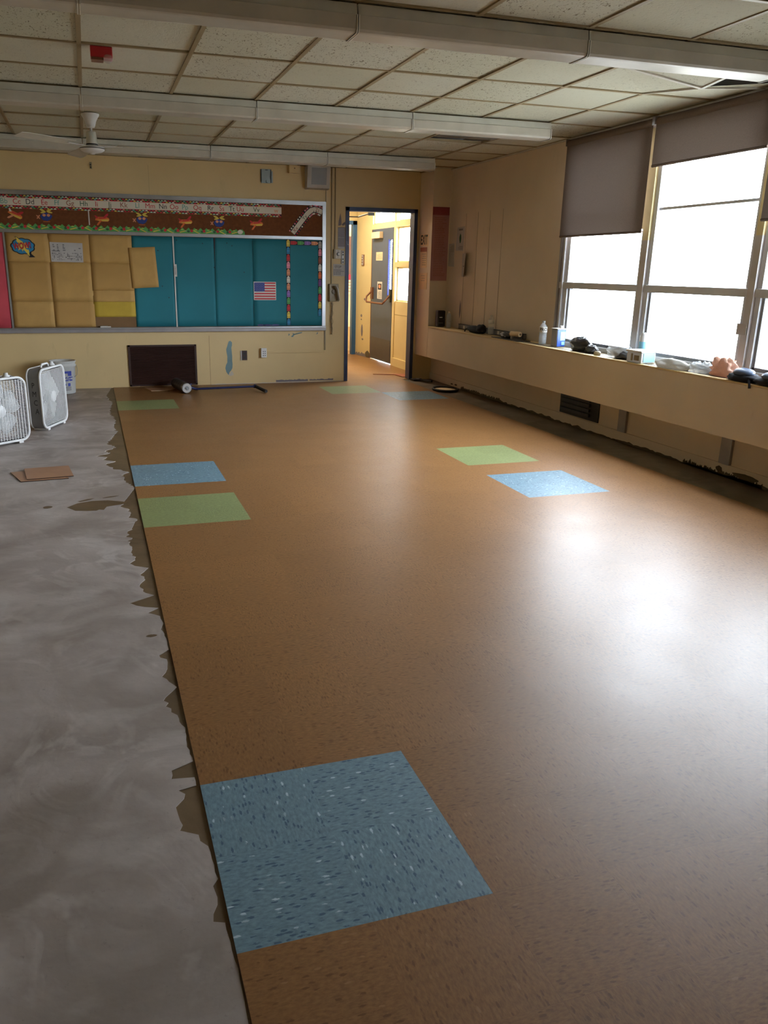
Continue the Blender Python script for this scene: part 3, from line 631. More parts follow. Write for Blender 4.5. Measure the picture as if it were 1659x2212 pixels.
fan = thing('ceiling_fan', (-.08, 7.42, 2.575), 'white three blade ceiling fan hanging between the light rows', 'ceiling fan')
FC = (-.08, 7.42, 0)
MB().lathe([(.072,2.575),(.071,2.565),(.058,2.545),(.044,2.52),(.036,2.49),(.030,2.475),(.012,2.47)], 'white', FC).build('canopy', fan)
MB().tube([(-.08,7.42,2.48),(-.08,7.42,2.43)], .011, 'white').build('down_rod', fan)
MB().lathe([(.012,2.447),(.036,2.443),(.041,2.40),(.046,2.36),(.046,2.352)], 'fixt', FC).lathe([(.045,2.352),(.047,2.348),(.045,2.343)], 'black', FC).build('motor_housing', fan)
MB().lathe([(.045,2.343),(.062,2.337),(.088,2.330),(.096,2.325),(.098,2.318)], 'white', FC).lathe([(.099,2.319),(.0995,2.316),(.099,2.313)], 'black', FC).lathe([(.098,2.313),(.094,2.303),(.075,2.292),(.045,2.285),(.02,2.282),(.018,2.275),(0,2.273)], 'white', FC).build('motor_disc', fan)
for k, a in enumerate((-138, -18, 102)):
    a = math.radians(a); ca, sa = math.cos(a), math.sin(a)
    def pt(r, w, z): return (-.08+ca*r-sa*w, 7.42+sa*r+ca*w, z)
    b = MB(); out = []
    for i in range(13):
        t = i/12; r = .20+.52*t; w = .042+.024*math.sin(min(1, t*1.05)*PI*.55); w *= (1 if t < .93 else .8)
        out.append((r, w))
    vs = [pt(r, w*s_, 2.337+s_*.010-(r-.2)*.012+dz) for dz in (.003, 0) for r, w in out for s_ in (1, -1)]; n = len(out)
    fs = [(2*i, 2*i+1, 2*i+3, 2*i+2) for i in range(n-1)]+[(2*n+2*i, 2*n+2*i+2, 2*n+2*i+3, 2*n+2*i+1) for i in range(n-1)]
    fs += [(2*i, 2*i+2, 2*n+2*i+2, 2*n+2*i) for i in range(n-1)]+[(2*i+1, 2*n+2*i+1, 2*n+2*i+3, 2*i+3) for i in range(n-1)]+[(2*n-2, 2*n-1, 4*n-1, 4*n-2), (0, 2*n, 2*n+1, 1)]
    b.add(vs, fs, 'fixt'); bl = b.build('blade', fan)
    b = MB(); b.add([pt(.06, .022, 2.333), pt(.06, -.022, 2.333), pt(.25, -.014, 2.333), pt(.25, .014, 2.333), pt(.06, .022, 2.329), pt(.06, -.022, 2.329), pt(.25, -.014, 2.329), pt(.25, .014, 2.329)],
                    [(0,1,2,3),(7,6,5,4),(0,3,7,4),(1,5,6,2),(2,6,7,3),(0,4,5,1)], 'white'); b.build('blade_arm', bl)
al = thing('strobe_alarm', (-.03, 5.2, H), 'red ceiling fire alarm box with a clear bulb near the left', 'fire alarm')
MB().box(-.088, 5.19, H-.060, .030, 5.27, H-.002, 'signr').build('box', al, bevel=.004)
MB().lathe([(.011,2.53),(.02,2.525),(.026,2.512),(.024,2.497),(.012,2.488),(0,2.486)], 'plas', (.004, 5.185, 0), 16).build('bulb', al)
MB().box(-.085, 5.185, H-.073, -.02, 5.26, H-.06, 'rust').build('wire_bundle', al)
# ================================================================ BULLETIN BOARD
bd = thing('display_board', (.8, YB, .7), 'long aluminium framed display board across the back wall', 'board')
BX0, BX1 = -2.6, 2.645
b = MB(); b.rect(PB, BX0, 1.76, BX1-.04, 2.15, .002, .012, 'cork'); b.build('felt_panel', bd)
b = MB(); b.rect(PB, BX0, .70, BX1-.04, 1.76, .002, .010, 'corkl'); b.build('cork_panel', bd)
b = MB()
b.rect(PB, BX0, 2.137, BX1, 2.183, 0, .026, 'alu'); b.rect(PB, BX0, 1.742, BX1-.03, 1.776, 0, .024, 'alu'); b.rect(PB, 2.602, .69, BX1, 2.14, 0, .026, 'alu')
b.build('frame', bd, bevel=.003)
b = MB(); b.box(BX0, YB-.055, .652, BX1+.002, YB, .690, 'strip'); b.box(BX0, YB-.058, .690, BX1, YB, .708, 'alu'); b.build('tray', bd, bevel=.003)
b = MB(); b.rect(PB, -1.056, .708, -1.036, 1.742, .010, .022, 'alu'); b.build('divider', bd)
MB().rect(PB, .783, .708, .797, 1.742, .014, .022, 'paper').build('joint_strip', bd); MB().rect(PB, -.137, 1.84, -.125, 1.992, .012, .018, 'paper').build('joint_strip', bd)
def sheet(name, u0, v0, u1, v1, m, label, d=.011, cat='paper', group=None, wob=.004, tilt=0., n=8, notch=None):
    b = MB(); cu, cv = (u0+u1)/2, (v0+v1)/2; ct, s_ = math.cos(tilt), math.sin(tilt); vs = []
    sd = random.random()*50
    for i in range(n+1):
        for j in range(n+1):
            u, v = u0+(u1-u0)*i/n-cu, v0+(v1-v0)*j/n-cv
            z = d+.0015+wob*.5*(1+noise.noise(Vector((u*5+sd, v*1.2, 0))))
            vs.append(PB(cu+u*ct-v*s_, cv+u*s_+v*ct, z))
    fs = [(i*(n+1)+j, (i+1)*(n+1)+j, (i+1)*(n+1)+j+1, i*(n+1)+j+1) for i in range(n) for j in range(n)]
    b.add(vs, fs, m, True); o = b.build(name, loc=PB(cu, cv, d)); tag(o, label, cat, group)
    sm = o.modifiers.new('thick', 'SOLIDIFY'); sm.thickness = .0006; return o
GP = 'coloured papers covering the display board'
sheet('backing_paper', -2.58, .71, -1.055, 1.737, 'red', 'coral red backing paper at the left end of the display board', group=GP)
cols = [(-1.035, -.585), (-.592, -.145), (-.152, .318)]
names = ['left', 'middle', 'right']
for i, (u0, u1) in enumerate(cols):
    rows = [(1.43, 1.735, 'top'), (1.0, 1.437, 'centre'), (.718, 1.008, 'bottom')] if i < 2 else [(1.43, 1.735, 'top'), (1.125, 1.437, 'centre'), (1.0, 1.13, 'lower'), (.828, 1.007, 'bottom')]
    for j, (v0, v1, rn) in enumerate(rows):
        m = 'yel' if (i == 2 and rn == 'bottom') else ('tan' if (i+j) % 2 else 'tan2')
        lab = 'bright yellow paper strip at the foot of the tan papers' if m == 'yel' else 'tan paper, %s column and %s row of the tan papers on the board' % (names[i], rn)
        sheet('backing_paper', u0, v0, u1, v1, m, lab, .0105+.001*(3-j)+.0005*i, group=GP, wob=.0045)
sheet('loose_paper', .287, 1.160, .588, 1.612, 'tan2', 'loose tan sheet hanging tilted over the edge of the teal paper', .022, wob=.003, tilt=.055)
tc = [(.318, .79), (.79, 1.27), (1.265, 1.728), (1.725, 2.60)]
tn = ['left of the white joint strip', 'right of the white joint strip', 'with the open fold near the middle', 'behind the flag and pencil border']
for i, (u0, u1) in enumerate(tc): sheet('teal_backing_paper', u0, .712, u1, 1.737, 'teal', 'teal backing paper '+tn[i], .0105+.0006*i, group=GP, wob=.004, n=12)
for q in ([(1.262,1.735),(1.282,1.735),(1.276,1.6),(1.271,1.42),(1.2705,1.17),(1.2685,1.17),(1.268,1.42),(1.266,1.6)], [(1.726,1.71),(1.729,1.71),(1.728,1.45)], [(1.725,.98),(1.729,.98),(1.729,.81),(1.727,.81)]): MB().prism(PB, q, .0185, .019, 'ink').build('paper_gap', bd)
for u, v in ((.83,1.70),(1.13,1.67),(1.48,1.65),(1.26,1.40),(1.62,1.35),(.61,1.58),(.64,1.18),(.71,1.05),(1.42,1.68)): MB().prism(PB, eye(u, v, .006, .006, u), .018, .0195, 'ink').build('pin', bd)
b = MB()
for u, w in ((1.9,.06),(2.0,.05),(1.82,.05)): b.prism(PB, eye(u, .722, w, .012, u), .018, .020, 'navyrod')
b.build('torn_edge', bd)
# things pinned on it
def wow():
    o = thing('wow_cutout', PB(-.862, 1.6, .018), 'blue cloud WOW! cutout with a yellow star burst on the tan paper', 'cutout')
    cu, cv = -.858, 1.597
    def cloud(s_, n=72):
        out = []
        for i in range(n):
            a = 2*PI*i/n; r = 1+.085*abs(math.sin(a*4.5+.4)); out.append((cu+.112*s_*r*math.cos(a), cv+.076*s_*r*math.sin(a)))
        return out
    b = MB(); b.prism(PB, cloud(1.08), .0185, .020, 'c_dkg'); b.prism(PB, [(-.945,1.708),(-.885,1.66),(-.83,1.55),(-.80,1.48),(-.738,1.482),(-.79,1.53)], .0185, .0199, 'c_dkg')
    b.prism(PB, [(-.928,1.705),(-.86,1.655),(-.915,1.63)], .0185, .020, 'c_dkg'); b.prism(PB, [(-.99,1.622),(-.94,1.628),(-.94,1.60)], .0185, .020, 'c_dkg'); b.prism(PB, [(-.822,1.545),(-.775,1.53),(-.792,1.480)], .0185, .020, 'c_dkg'); b.build('outline', o)
    MB().prism(PB, cloud(.97), .020, .0205, 'c_blu').build('cloud', o)
    b = MB(); star = []
    for i in range(20):
        a = 2*PI*i/20+.3; r = (1.25 if i % 2 == 0 else .62)*(1.25 if i in (6, 16) else .9); star.append((cu-.005+.072*r*math.cos(a), cv+.052*r*math.sin(a)))
    b.prism(PB, star, .0206, .0210, 'c_yel'); b.prism(PB, [(-.925,1.698),(-.84,1.63),(-.90,1.60)], .0206, .0211, 'c_yel'); b.prism(PB, [(-.795,1.49),(-.80,1.56),(-.86,1.57)], .0206, .0211, 'c_yel'); b.build('star_burst', o)
    b = MB(); b.text(PB, 'WOW!', cu-.006, cv+.002, .088, .0214, 'c_dkg', .66, .10, .05); b.text(PB, 'WOW!', cu-.006, cv+.002, .085, .0219, 'c_red', .68, .10, .03); b.build('lettering', o)
wow()
def plain(name, loc, label, cat, group=None): return thing(name, loc, label, cat, group)
p = MB(); p.prism(PB, [(-.575,1.648),(-.224,1.643),(-.228,1.434),(-.572,1.438)], .0185, .0195, 'paperg')
rr = random.Random(4)
for r_, (v, h) in enumerate(((1.62,.012),(1.60,.01),(1.585,.01),(1.563,.01))):
    for u in (-.545,-.50,-.44,-.36,-.32,-.27): 
        if rr.random() < .75: p.rect(PB, u, v-h/2, u+rr.uniform(.01,.03), v+h/2, .0195, .0199, 'inkl')
for u in [x*.018-.56 for x in range(18)]:
    for v in (1.53, 1.515, 1.50, 1.487, 1.472, 1.46):
        if rr.random() < .62: p.rect(PB, u, v-.004, u+rr.uniform(.006,.014), v+.004, .0195, .0199, 'inkl' if rr.random() < .7 else 'ink')
p.rect(PB, -.56, 1.551, -.47, 1.556, .0195, .0199, 'ink'); tag(p.build('keyboard_sheet'), 'white printed sheet with rows of small symbols pinned on the tan paper', 'sheet')
# alphabet border
ab = thing('alphabet_border', PB(.5, 2.06, .02), 'long printed alphabet border strip along the top of the board', 'border strip')
A0, A1 = -1.6, 2.09
b = MB(); b.rect(PB, A0, 1.993, A1, 2.133, .0125, .016, 'c_dkg'); b.build('strip', ab)
b = MB(); b.rect(PB, A0, 2.022, A1, 2.102, .016, .0165, 'c_wht'); b.rect(PB, A0, 2.020, A1, 2.024, .0165, .017, 'c_red'); b.rect(PB, A0, 2.100, A1, 2.104, .0165, .017, 'c_red'); b.build('letter_band', ab)
b = MB(); cs = ['c_teal', 'c_pch', 'c_wht', 'c_red', 'c_grn', 'c_red', 'c_yel', 'c_brn', 'c_red', 'c_mnt']
for q, v in enumerate((2.124, 2.109, 2.0125, 1.997)):
    n = int((A1-A0)/.036)
    for i in range(n):
        u = A0+.018+i*.036+(.018 if q % 2 else 0); r = .0155; m = cs[(i*3+q*4) % 10]; pts = []
        up = 1
        for k in range(9): a = PI*k/8; pts.append((u+r*math.cos(a), v-.006+up*r*.85*math.sin(a)))
        if u+r < A1: b.prism(PB, pts, .0161+.0001*q, .0166+.0003*(3-q), m)
b.build('scallops', ab)
LT = [('Aa',-1.16,'c_red'),('Bb',-1.007,'c_teal'),('Cc',-.876,'c_red'),('Dd',-.740,'c_dkg'),('Ee',-.592,'c_red'),('Ff',-.464,'c_teal'),('Gg',-.322,'c_brn'),('Hh',-.175,'c_grd'),('Ii',-.040,'c_red'),('Jj',.106,'c_grd'),('Kk',.257,'c_brn'),('Ll',.406,'c_teal'),('Mm',.550,'c_red'),('Nn',.693,'c_dkg'),('Oo',.82,'c_red'),('Pp',.945,'c_teal'),('Qq',1.087,'c_red'),('Rr',1.240,'c_dkg'),('Ss',1.372,'c_red'),('Tt',1.490,'c_grd'),('Uu',1.590,'c_red'),('Vv',1.785,'c_grd'),('w',2.025,'c_pch')]
for t, u, m in LT: MB().text(PB, t, u, 2.062, .078, .0172, m, .95).build('letter_pair', ab)
# leafy pencil border
lb = thing('pencil_border', PB(.3, 1.81, .02), 'green scalloped border strip with apples and pencils above the middle rail', 'border strip')
b = MB(); pts = [(-1.6,1.778),(1.64,1.778)]; u = 1.64
while u > -1.6: pts += [(u-.005, 1.812), (u-.035, 1.842), (u-.065, 1.812)]; u -= .07
pts.append((-1.6, 1.812)); b.prism(PB, pts, .013, .0165, 'c_grn'); b.build('strip', lb)
b = MB(); u = -1.58; k = 0
while u < 1.58:
    b.prism(PB, eye(u, 1.806, .017, .017, k), .0165, .018, 'c_red')
    s_ = .012*(1 if k % 2 else -1)
    b.prism(PB, [(u+.022,1.806+s_),(u+.085,1.798-s_),(u+.085,1.788-s_),(u+.022,1.794+s_)], .0165, .018, 'c_yel'); b.prism(PB, [(u+.085,1.799-s_),(u+.098,1.798-s_),(u+.098,1.786-s_),(u+.085,1.787-s_)], .0165, .018, 'c_gry')
    b.prism(PB, eye(u+.12, 1.80, .016, .012, k+9), .0165, .0178, 'c_grd'); b.prism(PB, eye(u+.05, 1.82, .018, .007, k+3), .0165, .0178, 'c_lgr')
    u += .146 if k % 2 else .158; k += 1
b.build('apples_and_pencils', lb)
MB().prism(PB, eye(1.585, 1.808, .032, .026, 5), .018, .019, 'c_wht').build('torn_spot', lb)
# aeroplanes and helicopters
def plane(u, v, rot, label, pale=False):
    o = thing('aeroplane_cutout', PB(u, v, .014), label, 'cutout', 'aeroplane cutouts on the brown felt'); cr, sr = math.cos(rot), math.sin(rot)
    def tr(ps, s_=1.02): return [(u+(x*cr-y*sr)*s_, v+(x*sr+y*cr)*s_) for x, y in ps]
    b = MB(); b.prism(PB, tr([(-.07,.012),(-.055,.03),(-.02,.026),(.04,.022),(.072,.008),(.076,-.012),(.06,-.028),(.0,-.024),(-.04,-.014),(-.078,-.005)]), .013, .017, 'c_org'); b.prism(PB, tr([(-.06,-.004),(.0,-.004),(.068,-.004),(.07,-.014),(.056,-.025),(.0,-.021),(-.03,-.014)]), .017, .0178, 'c_yel'); b.build('fuselage', o)
    b = MB(); b.prism(PB, tr([(.015,.02),(.05,.052),(.072,.058),(.07,.04),(.045,.012)]), .016, .0182, 'c_red'); b.prism(PB, tr([(-.005,-.014),(-.05,-.06),(-.068,-.06),(-.062,-.045),(-.025,-.008)]), .0175, .0185, 'c_pch' if pale else 'c_org'); b.build('wing', o)
    b = MB(); b.prism(PB, tr([(-.062,.01),(-.078,.042),(-.066,.045),(-.038,.02)]), .0165, .0183, 'c_wht' if pale else 'c_red'); b.build('tail', o)
    b = MB(); b.prism(PB, tr([(-.04,.020),(.03,.018),(.04,.008),(-.03,.008)]), .0178, .0186, 'c_red'); b.build('canopy', o)
plane(-.905, 1.926, -.35, 'faded red and yellow aeroplane cutout, leftmost on the brown felt', True)
plane(.012, 1.905, .08, 'orange aeroplane cutout on the felt below the letters Ii and Jj'); plane(.945, 1.905, .12, 'orange aeroplane cutout on the felt below the letters Oo and Pp'); plane(1.785, 1.905, .12, 'orange aeroplane cutout farthest right, beyond the end of the green border')
def heli(u, v, label):
    o = thing('helicopter_cutout', PB(u, v, .014), label, 'cutout', 'helicopter cutouts on the brown felt')
    MB().prism(PB, eye(u, v-.008, .060, .043, 2), .013, .017, 'c_dbl').build('body', o)
    for dx in (-.022, .024): MB().prism(PB, eye(u+dx, v+.008, .018, .015, 3), .017, .018, 'c_pch').build('window', o)
    b = MB()
    for dx, dy, a in ((-.035,.058,-.35),(.035,.06,.35),(-.028,.038,.2),(.04,.04,-.2)): b.prism(PB, [(u+dx+x*math.cos(a)-y*math.sin(a), v+dy+x*math.sin(a)+y*math.cos(a)) for x, y in eye(0, 0, .030, .010, dx)], .0175, .0185, 'c_yel')
    b.build('rotor', o)
    b = MB()
    for a in (.9, 2.4, 4.0, 5.3): b.prism(PB, [(u-.083+x*math.cos(a)-y*math.sin(a), v-.012+x*math.sin(a)+y*math.cos(a)) for x, y in eye(.012, 0, .014, .006, a)], .0165, .0175, 'c_pch')
    b.build('tail_rotor', o)
    MB().prism(PB, rectpts(u-.035, v-.062, u+.035, v-.056), .0165, .0175, 'c_org').build('skid', o)
heli(-.584, 1.922, 'blue helicopter cutout on the felt below the letters Ee'); heli(.449, 1.918, 'blue helicopter cutout on the felt below the letters Ll'); heli(1.335, 1.910, 'blue helicopter cutout on the felt below the letters Ss')
# curled leftover piece with Xx Yy Zz
o = thing('loose_alphabet_strip', PB(2.4, 1.95, .02), 'curled leftover alphabet strip hanging diagonally at the right end', 'border strip')
path = [(2.228,1.812),(2.29,1.892),(2.35,1.968),(2.41,2.04),(2.455,2.078),(2.50,2.09),(2.55,2.082),(2.60,2.062)]
def band(b, off0, off1, d, m):
    L_ = []; R_ = []
    for i, q in enumerate(path):
        a = Vector(path[min(i+1, 7)])-Vector(path[max(i-1, 0)]); a.normalize(); nn_ = Vector((-a.y, a.x)); L_.append(Vector(q)+nn_*off0); R_.append(Vector(q)+nn_*off1)
    for i in range(7):
        w = .012*math.sin(i/7*PI); w2 = .012*math.sin((i+1)/7*PI)
        b.add([PB(L_[i].x, L_[i].y, d+w), PB(R_[i].x, R_[i].y, d+w), PB(R_[i+1].x, R_[i+1].y, d+w2), PB(L_[i+1].x, L_[i+1].y, d+w2)], [(0,1,2,3)], m)
b = MB(); band(b, -.058, .058, .016, 'c_dkg'); b.build('strip', o); b = MB(); band(b, -.028, .028, .0165, 'c_wht'); b.build('letter_band', o)
b = MB()
for i in range(7):
    for t in (0, .33, .66):
        a = Vector(path[i+1])-Vector(path[i]); q = Vector(path[i])+a*t; a.normalize(); nn_ = Vector((-a.y, a.x)); w = .012*math.sin((i+t)/7*PI)
        for off in (-.045, .045):
            c_ = q+nn_*off; b.prism(PB, eye(c_.x, c_.y, .010, .010, i), .0162+w, .0172+w, random.choice(('c_red', 'c_wht', 'c_brn', 'c_pnk')))
b.build('scallops', o)
b = MB(); b.text(PB, 'Xx', 2.262, 1.855, .062, .0235, 'c_brn', .95, .9); b.text(PB, 'Yy', 2.375, 1.995, .062, .0300, 'c_grd', .95, .85); b.text(PB, 'Zz', 2.535, 2.083, .055, .0265, 'c_brn', .9, -.1); b.build('lettering', o)
# crayon border
def crayons(name, u, v, w, length, vert, seq, label):
    o = thing(name, PB(u, v, .02), label, 'border strip', 'crayon patterned border strips')
    b = MB(); (b.rect(PB, u-w/2, v, u+w/2, v+length, .0175, .0195, 'c_dkg') if vert else b.rect(PB, u, v-w/2, u+length, v+w/2, .0175, .0195, 'c_dkg')); b.build('strip', o)
    n = len(seq); s_ = length/n; h = w*.40; b = MB()
    for i, m in enumerate(seq):
        a = i*s_+.004; e = a+s_*.68; t = a+s_*.93
        pts = [(a,-h),(e,-h),(t,-h*.3),(t,h*.3),(e,h),(a,h)]
        pts = [(u-y, v+x) for x, y in pts] if vert else [(u+x, v+y) for x, y in pts]
        b.prism(PB, pts, .0195, .0205, m)
        for q in (.15, .6):
            st_ = [(a+s_*q, -h), (a+s_*q+.003, -h), (a+s_*q+.003, h), (a+s_*q, h)]; st_ = [(u-y, v+x) for x, y in st_] if vert else [(u+x, v+y) for x, y in st_]
            b.prism(PB, st_, .0205, .0208, 'c_dkg')
    b.build('crayons', o)
crayons('crayon_border', 2.169, .718, .050, 1.02, True, ['c_blu','c_yel','c_red','c_grn','c_lav','c_pch','c_wht','c_pch','c_pnk','c_red','c_blu','c_yel'], 'vertical crayon border right of the flag, left upright of the crayon frame')
crayons('crayon_border', 2.572, .83, .048, .90, True, ['c_blu','c_yel','c_red','c_grn','c_prp','c_org','c_wht','c_brn','c_pnk','c_gry'], 'vertical crayon border along the right frame of the board')
crayons('crayon_border', 2.196, 1.700, .052, .352, False, ['c_red','c_grn','c_lav','c_pch'], 'short horizontal crayon border joining the two crayon uprights at the top')
# flag
o = thing('flag_poster', PB(1.87, 1.13, .02), 'small stars and stripes flag poster on the teal paper', 'poster')
FU0, FU1, FV0, FV1 = 1.733, 2.011, 1.023, 1.240
MB().rect(PB, FU0, FV0, FU1, FV1, .0175, .019, 'paper').build('sheet', o)
b = MB(); fx0, fx1, fy0, fy1 = FU0+.007, FU1-.007, FV0+.008, FV1-.008; sh = (fy1-fy0)/13
for i in range(0, 13, 2): b.rect(PB, fx0, fy1-(i+1)*sh, fx1, fy1-i*sh, .019, .0196, 'c_red')
b.build('stripes', o)
b = MB(); b.rect(PB, fx0, fy1-7*sh, fx0+.128, fy1, .0197, .0202, 'c_dbl')
for r in range(9):
    for c in range(6 if r % 2 == 0 else 5): u, v = fx0+.012+c*.0208+(.0104 if r % 2 else 0), fy1-.009-r*.0122; b.prism(PB, [(u+.0036*(1 if k % 2 == 0 else .45)*math.sin(k*PI/5), v+.0036*(1 if k % 2 == 0 else .45)*math.cos(k*PI/5)) for k in range(10)], .0202, .0205, 'paper')
b.build('canton', o)
p = MB(); p.box(-.098, YB-.05, .709, .022, YB-.018, .722, 'paper'); p.box(-.088, YB-.05, .722, -.01, YB-.02, .727, 'c_gry'); tag(p.build('board_eraser', bevel=.002), 'small white eraser lying on the board tray below the yellow strip', 'eraser')
p = MB(); p.rect(PB, .783, 1.29, .817, 1.43, .022, .027, 'paper'); printlines(p, PB, .788, 1.31, .812, 1.41, 8, .0275); tag(p.build('hanging_tag'), 'small printed white tag hanging on the white joint strip', 'tag')

# ================================================================ BACK WALL FITTINGS
p = MB(); p.rect(PB, -.095, 2.417, -.035, 2.52, 0, .006, 'back'); p.rect(PB, -.082, 2.432, -.058, 2.50, .006, .012, 'fawn'); p.rect(PB, -.078, 2.44, -.066, 2.455, .012, .014, 'black'); p.rect(PB, -.078, 2.465, -.066, 2.48, .012, .014, 'black'); tag(p.build('clock_outlet'), 'small cream outlet plate on the wall below the ceiling fan', 'outlet')
o = thing('mounting_bracket', PB(1.91, 2.44, 0), 'grey steel mounting bracket with slots high on the back wall', 'bracket')
b = MB(); b.rect(PB, 1.852, 2.365, 1.966, 2.519, .002, .014, 'steel'); b.build('plate', o, bevel=.002)
b = MB(); b.rect(PB, 1.846, 2.375, 1.855, 2.515, .004, .02, 'black'); b.rect(PB, 1.963, 2.37, 1.972, 2.515, .004, .02, 'black'); b.rect(PB, 1.905, 2.37, 1.911, 2.395, .014, .017, 'black'); b.rect(PB, 1.905, 2.368, 1.925, 2.373, .014, .017, 'black'); b.rect(PB, 1.90, 2.505, 1.93, 2.512, .014, .017, 'black'); b.build('slots', o)
b = MB(); b.rect(PB, 1.974, 2.37, 1.992, 2.50, 0, .004, 'steel'); b.build('flange', o)
p = MB(); p.box(2.186, YB-.045, 2.486, 2.315, YB, 2.575, 'back'); p.prism(PB, eye(2.25, 2.54, .006, .006, 1), .045, .047, 'black'); tag(p.build('junction_box'), 'small cream junction box tucked under the rear light row', 'junction box')
o = thing('wall_speaker', PB(2.53, 2.316, 0), 'square cream wall speaker with grey cloth beside the doorway', 'speaker')
b = MB(); b.add([PB(2.385,2.316,0),PB(2.675,2.316,0),PB(2.675,2.572,0),PB(2.385,2.572,0),PB(2.385,2.325,.10),PB(2.668,2.325,.10),PB(2.668,2.572,.14),PB(2.385,2.572,.14)], [(0,1,5,4),(1,2,6,5),(2,3,7,6),(3,0,4,7),(4,5,6,7)], 'fawnL' if 'fawnL' in M else 'paperg'); b.build('cabinet', o, bevel=.004)
b = MB(); b.add([PB(2.436,2.365,.1075),PB(2.624,2.365,.1075),PB(2.624,2.55,.138),PB(2.436,2.55,.138)], [(0,1,2,3)], 'grey'); b.build('grille_cloth', o)
for (u, z0, z1, lab) in ((2.722, 1.225, 2.575, 'thin cream conduit running from the ceiling down to the wall phone'), (2.768, 1.64, 2.575, 'thin cream conduit running from the ceiling down to the thermostat')):
    tag(MB().tube([PB(u, z0, .008), PB(u, z1, .008)], .007, 'fawn', 8).build('conduit'), lab, 'conduit')
o = thing('outlet_raceway', PB(2.3, .39, 0), 'cream surface raceway from the white outlet to below the board end', 'raceway')
b = MB(); b.box(1.875, YB-.012, .376, 2.652, YB, .404, 'back'); b.build('channel', o, bevel=.002)
b = MB(); b.box(2.636, YB-.012, .404, 2.652, YB, .652, 'fawn'); b.build('riser', o)
tag(MB().box(2.645, YB-.01, 2.18, 2.655, YB, 2.316, 'fawn').build('speaker_raceway'), 'short cream raceway between the speaker and the board frame', 'raceway')
o = thing('thermostat', PB(2.79, 1.523, 0), 'white dial thermostat on the wall left of the doorway', 'thermostat')
b = MB(); b.rect(PB, 2.748, 1.523, 2.838, 1.634, 0, .04, 'fawn'); b.build('back_box', o); b = MB(); b.rect(PB, 2.765, 1.525, 2.838, 1.632, .04, .046, 'paper'); b.build('cover', o)
MB().tube([PB(2.80, 1.58, .046), PB(2.80, 1.58, .062)], .021, 'black', 18).tube([PB(2.804, 1.58, .062), PB(2.804, 1.58, .068)], .015, 'white', 18).build('dial', o)
for v in (1.615, 1.545): MB().prism(PB, eye(2.80, v, .004, .004, 1), .046, .048, 'black').build('screw', o)
o = thing('switch_plate', PB(2.868, 1.467, 0), 'narrow switch plate with stacked toggles beside the blue frame', 'switch')
b = MB(); b.rect(PB, 2.850, 1.466, 2.889, 1.622, 0, .014, 'grey'); b.rect(PB, 2.856, 1.47, 2.884, 1.618, .014, .018, 'white'); b.build('plate', o)
for v in (1.603, 1.573, 1.520, 1.485): MB().prism(PB, eye(2.87, v, .008, .009, 2), .018, .026, 'black').build('toggle', o)
p = MB(); p.prism(PB, [(2.748,1.462),(2.86,1.46),(2.93,1.452),(2.93,1.318),(2.86,1.315),(2.747,1.318)], .004, .006, 'paperg'); p.text(PB, 'STOP', 2.81, 1.425, .045, .0065, 'ink', .8); printlines(p, PB, 2.755, 1.33, 2.90, 1.40, 4, .0065, 'inkl', .5, 3); p.name = 0
p2 = tag(p.build('taped_notice'), 'crumpled taped notice with scrawled writing below the thermostat', 'notice')
p = MB(); p.rect(PB, 2.806, 1.668, 2.896, 1.895, .002, .004, 'patchg')
for k in range(22): p.rect(PB, 2.808, 1.672+k*.0101, 2.894, 1.674+k*.0101, .004, .0045, 'strip')
p.rect(PB, 2.806, 1.775, 2.896, 1.779, .0045, .005, 'paperg'); p.rect(PB, 2.81, 1.645, 2.89, 1.668, .001, .003, 'paperg'); tag(p.build('ruled_sheet'), 'grey ruled sheet stuck above the switches left of the doorway', 'sheet')
o = thing('wall_phone', PB(2.747, 1.0, 0), 'beige wall telephone with hanging coiled cord left of the doorway', 'telephone')
b = MB(); b.add([PB(2.682,1.008,0),PB(2.812,1.008,0),PB(2.812,1.222,0),PB(2.682,1.222,0),PB(2.688,1.008,.06),PB(2.812,1.010,.075),PB(2.812,1.222,.045),PB(2.69,1.222,.04)], [(0,1,5,4),(1,2,6,5),(2,3,7,6),(3,0,4,7),(4,5,6,7)], 'fawn'); b.build('base', o, bevel=.006)
pts = [PB(2.795, 1.03, .085), PB(2.79, 1.06, .10), PB(2.782, 1.11, .105), PB(2.772, 1.16, .10), PB(2.75, 1.195, .085)]
MB().tube(pts, [.021, .017, .014, .018, .022], 'fawnd', 12).build('handset', o)
MB().tube([PB(2.748, 1.13, .06), PB(2.748, 1.13, .07)], .028, 'fawnd', 18).build('dial_ring', o)
b = MB(); pts = []
for k in range(150):
    t = k/149; z = 1.0-.42*math.sin(t*PI) if False else 1.0-.40*t; pts.append(PB(2.722+.010*math.cos(k*1.1)+.006*math.sin(t*9), z, .03+.010*math.sin(k*1.1)))
b.tube(pts, .0032, 'fawnd', 5); pts = [PB(2.735+.006*math.sin(k*.5), 1.0-.0085*k, .028) for k in range(40)]; b.tube(pts, .003, 'fawnd', 5); b.build('cord', o)
o = thing('brown_outlet', PB(1.594, .295, 0), 'dark brown wall outlet to the right of the peeled blue streak', 'outlet'); b = MB(); b.rect(PB, 1.553, .295, 1.568, .412, 0, .01, 'paperg'); b.build('side_plate', o); b = MB(); b.rect(PB, 1.566, .295, 1.635, .412, 0, .008, 'louver'); b.build('plate', o)
for v in (.375, .33): MB().prism(PB, eye(1.60, v, .016, .014, 1), .008, .010, 'black').build('socket', o)
o = thing('white_outlet', PB(1.846, .327, 0), 'white surface outlet box with six holes beside the brown outlet', 'outlet'); b = MB(); b.rect(PB, 1.808, .327, 1.876, .442, 0, .048, 'white'); b.build('box', o, bevel=.003)
